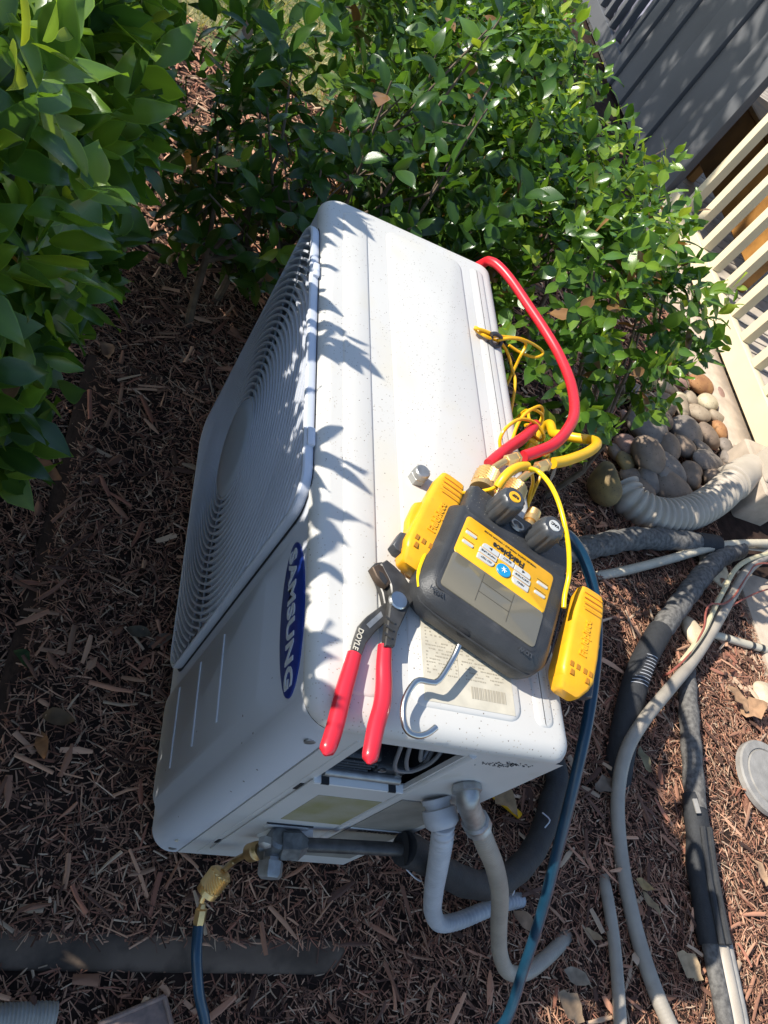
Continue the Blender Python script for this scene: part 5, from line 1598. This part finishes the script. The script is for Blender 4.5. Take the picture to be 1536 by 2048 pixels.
# front hedge: left of the unit in the picture, shades the fan side
def keepA(p):
    x, y, z = p
    lim = -0.280 - min(0.30, max(0.0, x - 0.12) * 0.14 + max(0.0, x - 0.62) * 0.7) - 0.05 * max(0.0, 0.55 - z)
    return y < lim + 0.02 * math.sin(x * 17) and z > (0.12 + max(0, x - 0.15) * 0.45 if y > -0.46 - max(0, x - 0.5) * 0.6 else 0.06)


FR = [((-0.42, -0.44, 0.48), (0.34, 0.22, 0.47)), ((-0.10, -0.42, 0.49), (0.30, 0.21, 0.47)), ((0.18, -0.42, 0.49), (0.28, 0.21, 0.455)), ((0.44, -0.47, 0.49), (0.27, 0.21, 0.485)), ((0.66, -0.58, 0.55), (0.27, 0.20, 0.535)), ((0.92, -0.76, 0.57), (0.30, 0.22, 0.64)), ((1.28, -1.0, 0.59), (0.34, 0.24, 0.76)), ((1.62, -1.05, 0.57), (0.34, 0.26, 0.72)),
      ((-0.15, -0.66, 0.52), (0.34, 0.16, 0.43)), ((0.22, -0.68, 0.53), (0.32, 0.16, 0.44)), ((0.55, -0.74, 0.60), (0.32, 0.16, 0.53))]
shrub('hedge_shrub', 'leafy evergreen hedge with large glossy leaves facing the fan grille', (0.4, -0.7, GZ), FR, 4000, keepA, grid_stems(-0.5, 1.7, -0.85, -0.55, 12, 3), 21, leaf=(0.046, 0.082), young=0.75, old=(1, 2, 2, 3, 3, 4, 4, 6), shell=0.45)


def in_gap(p):
    # thin spot in the foliage where the lawn shows through
    return any(np.sum((p - np.array(c)) ** 2) < q * q for c, q in (((-0.92, 0.08, 0.36), 0.20), ((-0.50, 0.02, 0.55), 0.15), ((-1.30, 0.12, 0.20), 0.22), ((-0.75, 0.20, 0.30), 0.13)))


def keepB(p):
    x, y, z = p
    return not (x > -0.10 and y > -0.14 and y < 0.44) and z > 0.05 and y < 0.60 and not in_gap(p)


shrub('sparse_shrub', 'dark sparse shrub beyond the far end of the unit with mulch showing through', (-0.55, 0.15, GZ),
      [((-0.50, -0.02, 0.36), (0.34, 0.28, 0.36)), ((-0.55, 0.34, 0.40), (0.34, 0.30, 0.38)), ((-1.0, 0.10, 0.42), (0.34, 0.36, 0.36))], 470, keepB, grid_stems(-1.0, -0.3, -0.1, 0.45, 8, 4), 22, leaf=(0.045, 0.070), shell=0.30, young=0.12, old=(0, 0, 0, 1, 1, 6))


def keepC(p):
    x, y, z = p
    return y > 0.42 - max(0, -x - 0.35) * 0.5 and z > 0.05 + max(0, y - 0.72) * 1.6 and not (x > 0.16 and z > 0.5) and not in_gap(p)


shrub('back_shrub', 'dense sunlit evergreen shrub behind the unit in front of the railing', (-0.5, 0.9, GZ),
      [((-0.27, 0.77, 0.35), (0.31, 0.32, 0.40)), ((-0.58, 0.70, 0.37), (0.36, 0.36, 0.37)), ((-1.0, 0.56, 0.39), (0.42, 0.37, 0.37)), ((-1.5, 0.52, 0.42), (0.42, 0.38, 0.38))], 1850, keepC, grid_stems(-1.4, 0.0, 0.65, 1.05, 10, 5), 23, leaf=(0.036, 0.062), young=0.60, old=(0, 1, 1, 2, 2, 3, 3, 4))

# tree out of view on the far left that shades the far end of the railing
def tree(name, label, base, height, crown, n, seed):
    r = np.random.default_rng(seed)
    t = thing(name, label, 'tree', base)
    b = np.array(base)
    obj('trunk', tube([b - np.array((0, 0, 0.1)), b + np.array((0.05, 0.02, height * 0.4)), b + np.array((0, 0.05, height * 0.8))], 0.09, 10, 0.2, rf=lambda s, L: 0.11 - 0.06 * s / L), 'bark', t)
    limbs = []
    for k in range(7):
        a = k * 0.9
        limbs.append(tube([b + np.array((0, 0, height * (0.35 + 0.05 * k))), b + np.array((0.5 * math.cos(a), 0.5 * math.sin(a), height * (0.5 + 0.05 * k))), b + np.array((0.9 * math.cos(a), 0.9 * math.sin(a), height * (0.62 + 0.05 * k)))], 0.03, 6, 0.2))
    obj('limb', join(*limbs), 'bark', t)
    d = r.normal(size=(n, 3))
    d /= np.linalg.norm(d, axis=1)[:, None]
    c = b + np.array((0, 0, height * 0.72)) + d * np.array(crown) * (r.uniform(0.25, 1, n) ** 0.5)[:, None]
    dd = r.normal(size=(n, 3))
    dd /= np.linalg.norm(dd, axis=1)[:, None]
    nn = np.cross(dd, r.normal(size=(n, 3)))
    nn /= np.linalg.norm(nn, axis=1)[:, None]
    lv = LEAVES[0][0] * 0.14
    y = np.cross(nn, dd)
    V = c[:, None] + lv[None, :, :1] * dd[:, None] + lv[None, :, 1:2] * y[:, None] + lv[None, :, 2:3] * nn[:, None]
    col = np.concatenate([np.repeat(PALETTE[r.integers(0, 4, n)][:, None], NV, 1), np.ones((n, NV, 1))], 2)
    F = (np.arange(n) * NV)[:, None, None] + LF[None]
    stuff(big_mesh('crown', V.reshape(-1, 3), F.reshape(-1, 4), 'leaf', col.reshape(-1, 4), t))


tree('shade_tree', 'unseen leafy tree added to shade the far end of the railing', (-3.6, -1.5, GZ), 3.4, (1.0, 0.9, 1.1), 2200, 31)

# ================================================================== FALLEN LEAVES
def dry_leaf(pt, L, wd, rz, c, label, seed, oak=False, tilt=0.2):
    r = np.random.default_rng(seed)
    v, f = leaf_template(L, L * wd, r.uniform(0.1, 0.45), r.uniform(-0.25, 0.25), r.uniform(-0.2, 0.2))
    v = v.copy()
    if oak:
        for k in range(7):
            q = 1 + 0.20 * (1 if k % 2 else -1)
            v[5 * k:5 * k + 5, 1] *= q
    v[:, 0] -= L / 2
    v[:, 2] += 0.004 * np.sin(v[:, 0] * 160 + seed)
    cc = np.column_stack([np.tile(np.array(c), (NV, 1)) * r.uniform(0.8, 1.1, (NV, 1)), np.ones(NV)])
    o = obj('fallen_leaf', (v, [tuple(q) for q in f]), 'dry_leaf', None, auto=False, col=cc)
    o.location = (pt[0], pt[1], pt[2] + 0.014)
    o.rotation_euler = (r.normal(0, tilt), r.normal(0, tilt), rz)
    tag(o, label, 'leaf', 'fallen leaves on the mulch')


TAN = (0.50, 0.36, 0.20)
DLS = [((0.727, 0.6976, -0.035), 0.085, 0.55, 0.6, TAN, 'tan lobed dry leaf behind the tan conduit elbow', True), ((1.036, 0.8161, -0.035), 0.060, 0.5, 1.2, (0.42, 0.36, 0.28), 'pale spotted oval dry leaf right of the blue hose', False),
       ((1.083, 0.7933, -0.035), 0.070, 0.6, 0.9, (0.38, 0.29, 0.20), 'brown lobed dry leaf at the bottom edge right of the blue hose', True), ((0.7338, -0.1791, -0.035), 0.055, 0.38, 0.3, (0.40, 0.20, 0.09), 'orange brown narrow dry leaf on dark mulch left of the unit', False),
       ((0.5984, -0.2361, -0.035), 0.040, 0.62, 1.0, (0.05, 0.13, 0.03), 'single fresh green leaf on the dark mulch at the left edge', False), ((0.6872, -0.1637, -0.035), 0.055, 0.5, 1.4, (0.20, 0.13, 0.07), 'dull brown dry leaf beside the narrow orange one', False),
       ((0.8685, 1.034, -0.035), 0.045, 0.5, 1.1, (0.55, 0.42, 0.20), 'small yellow tan dry leaf right of the long grey conduit', False), ((0.9022, 1.043, -0.035), 0.055, 0.36, 0.5, (0.45, 0.36, 0.22), 'olive tan folded dry leaf just below the small yellow one', False),
       ((1.015, 1.111, -0.035), 0.075, 0.6, 0.9, (0.60, 0.47, 0.30), 'sunlit pale dry leaf left of the split black sleeve', True), ((0.5981, 1.11, -0.035), 0.060, 0.4, 0.2, (0.30, 0.28, 0.17), 'olive dry leaf between the long conduit and the foam pipe', False),
       ((0.6667, 0.9824, -0.035), 0.07, 0.5, 2.0, (0.28, 0.22, 0.17), 'greyish curled dry leaf beside the blue hose', True), ((0.9477, 0.718, -0.035), 0.06, 0.45, 1.0, (0.42, 0.28, 0.18), 'reddish tan dry leaf between the conduits and the blue hose', False),
       ((0.4046, 1.567, -0.035), 0.09, 0.6, 1.9, (0.62, 0.40, 0.24), 'bright curled dry leaf above the round lid', True), ((0.3849, 1.513, -0.035), 0.08, 0.5, 0.6, (0.48, 0.32, 0.20), 'curled dry leaf left of the bright one above the round lid', True),
       ((0.5157, -0.0616, -0.035), 0.05, 0.45, 1.6, (0.16, 0.14, 0.10), 'dark grey green dry leaf near the lower grille corner', False), ((0.5221, -0.0204, -0.035), 0.055, 0.42, 2.2, (0.22, 0.18, 0.15), 'pale grey dry leaf touching the lower grille corner', False),
       ((0.2293, -0.282, -0.035), 0.07, 0.5, 1.2, (0.30, 0.15, 0.08), 'rusty brown dry leaf under the hedge at the left edge', False), ((-0.1183, -0.2263, -0.035), 0.06, 0.5, 0.3, (0.34, 0.20, 0.12), 'tan dry leaf under the hedge foliage', False),
       ((0.8202, 1.408, -0.035), 0.06, 0.5, 0.3, (0.60, 0.42, 0.28), 'sunlit tan dry leaf below the round lid', False), ((0.9638, 0.8772, -0.035), 0.05, 0.4, 1.3, (0.48, 0.36, 0.22), 'thin tan dry leaf between the blue hose and the short conduit', False)]
for i, (pt, L, wd, rz, c, lab, oak) in enumerate(DLS):
    dry_leaf(pt, L, wd, rz, c, lab, 300 + i, oak)
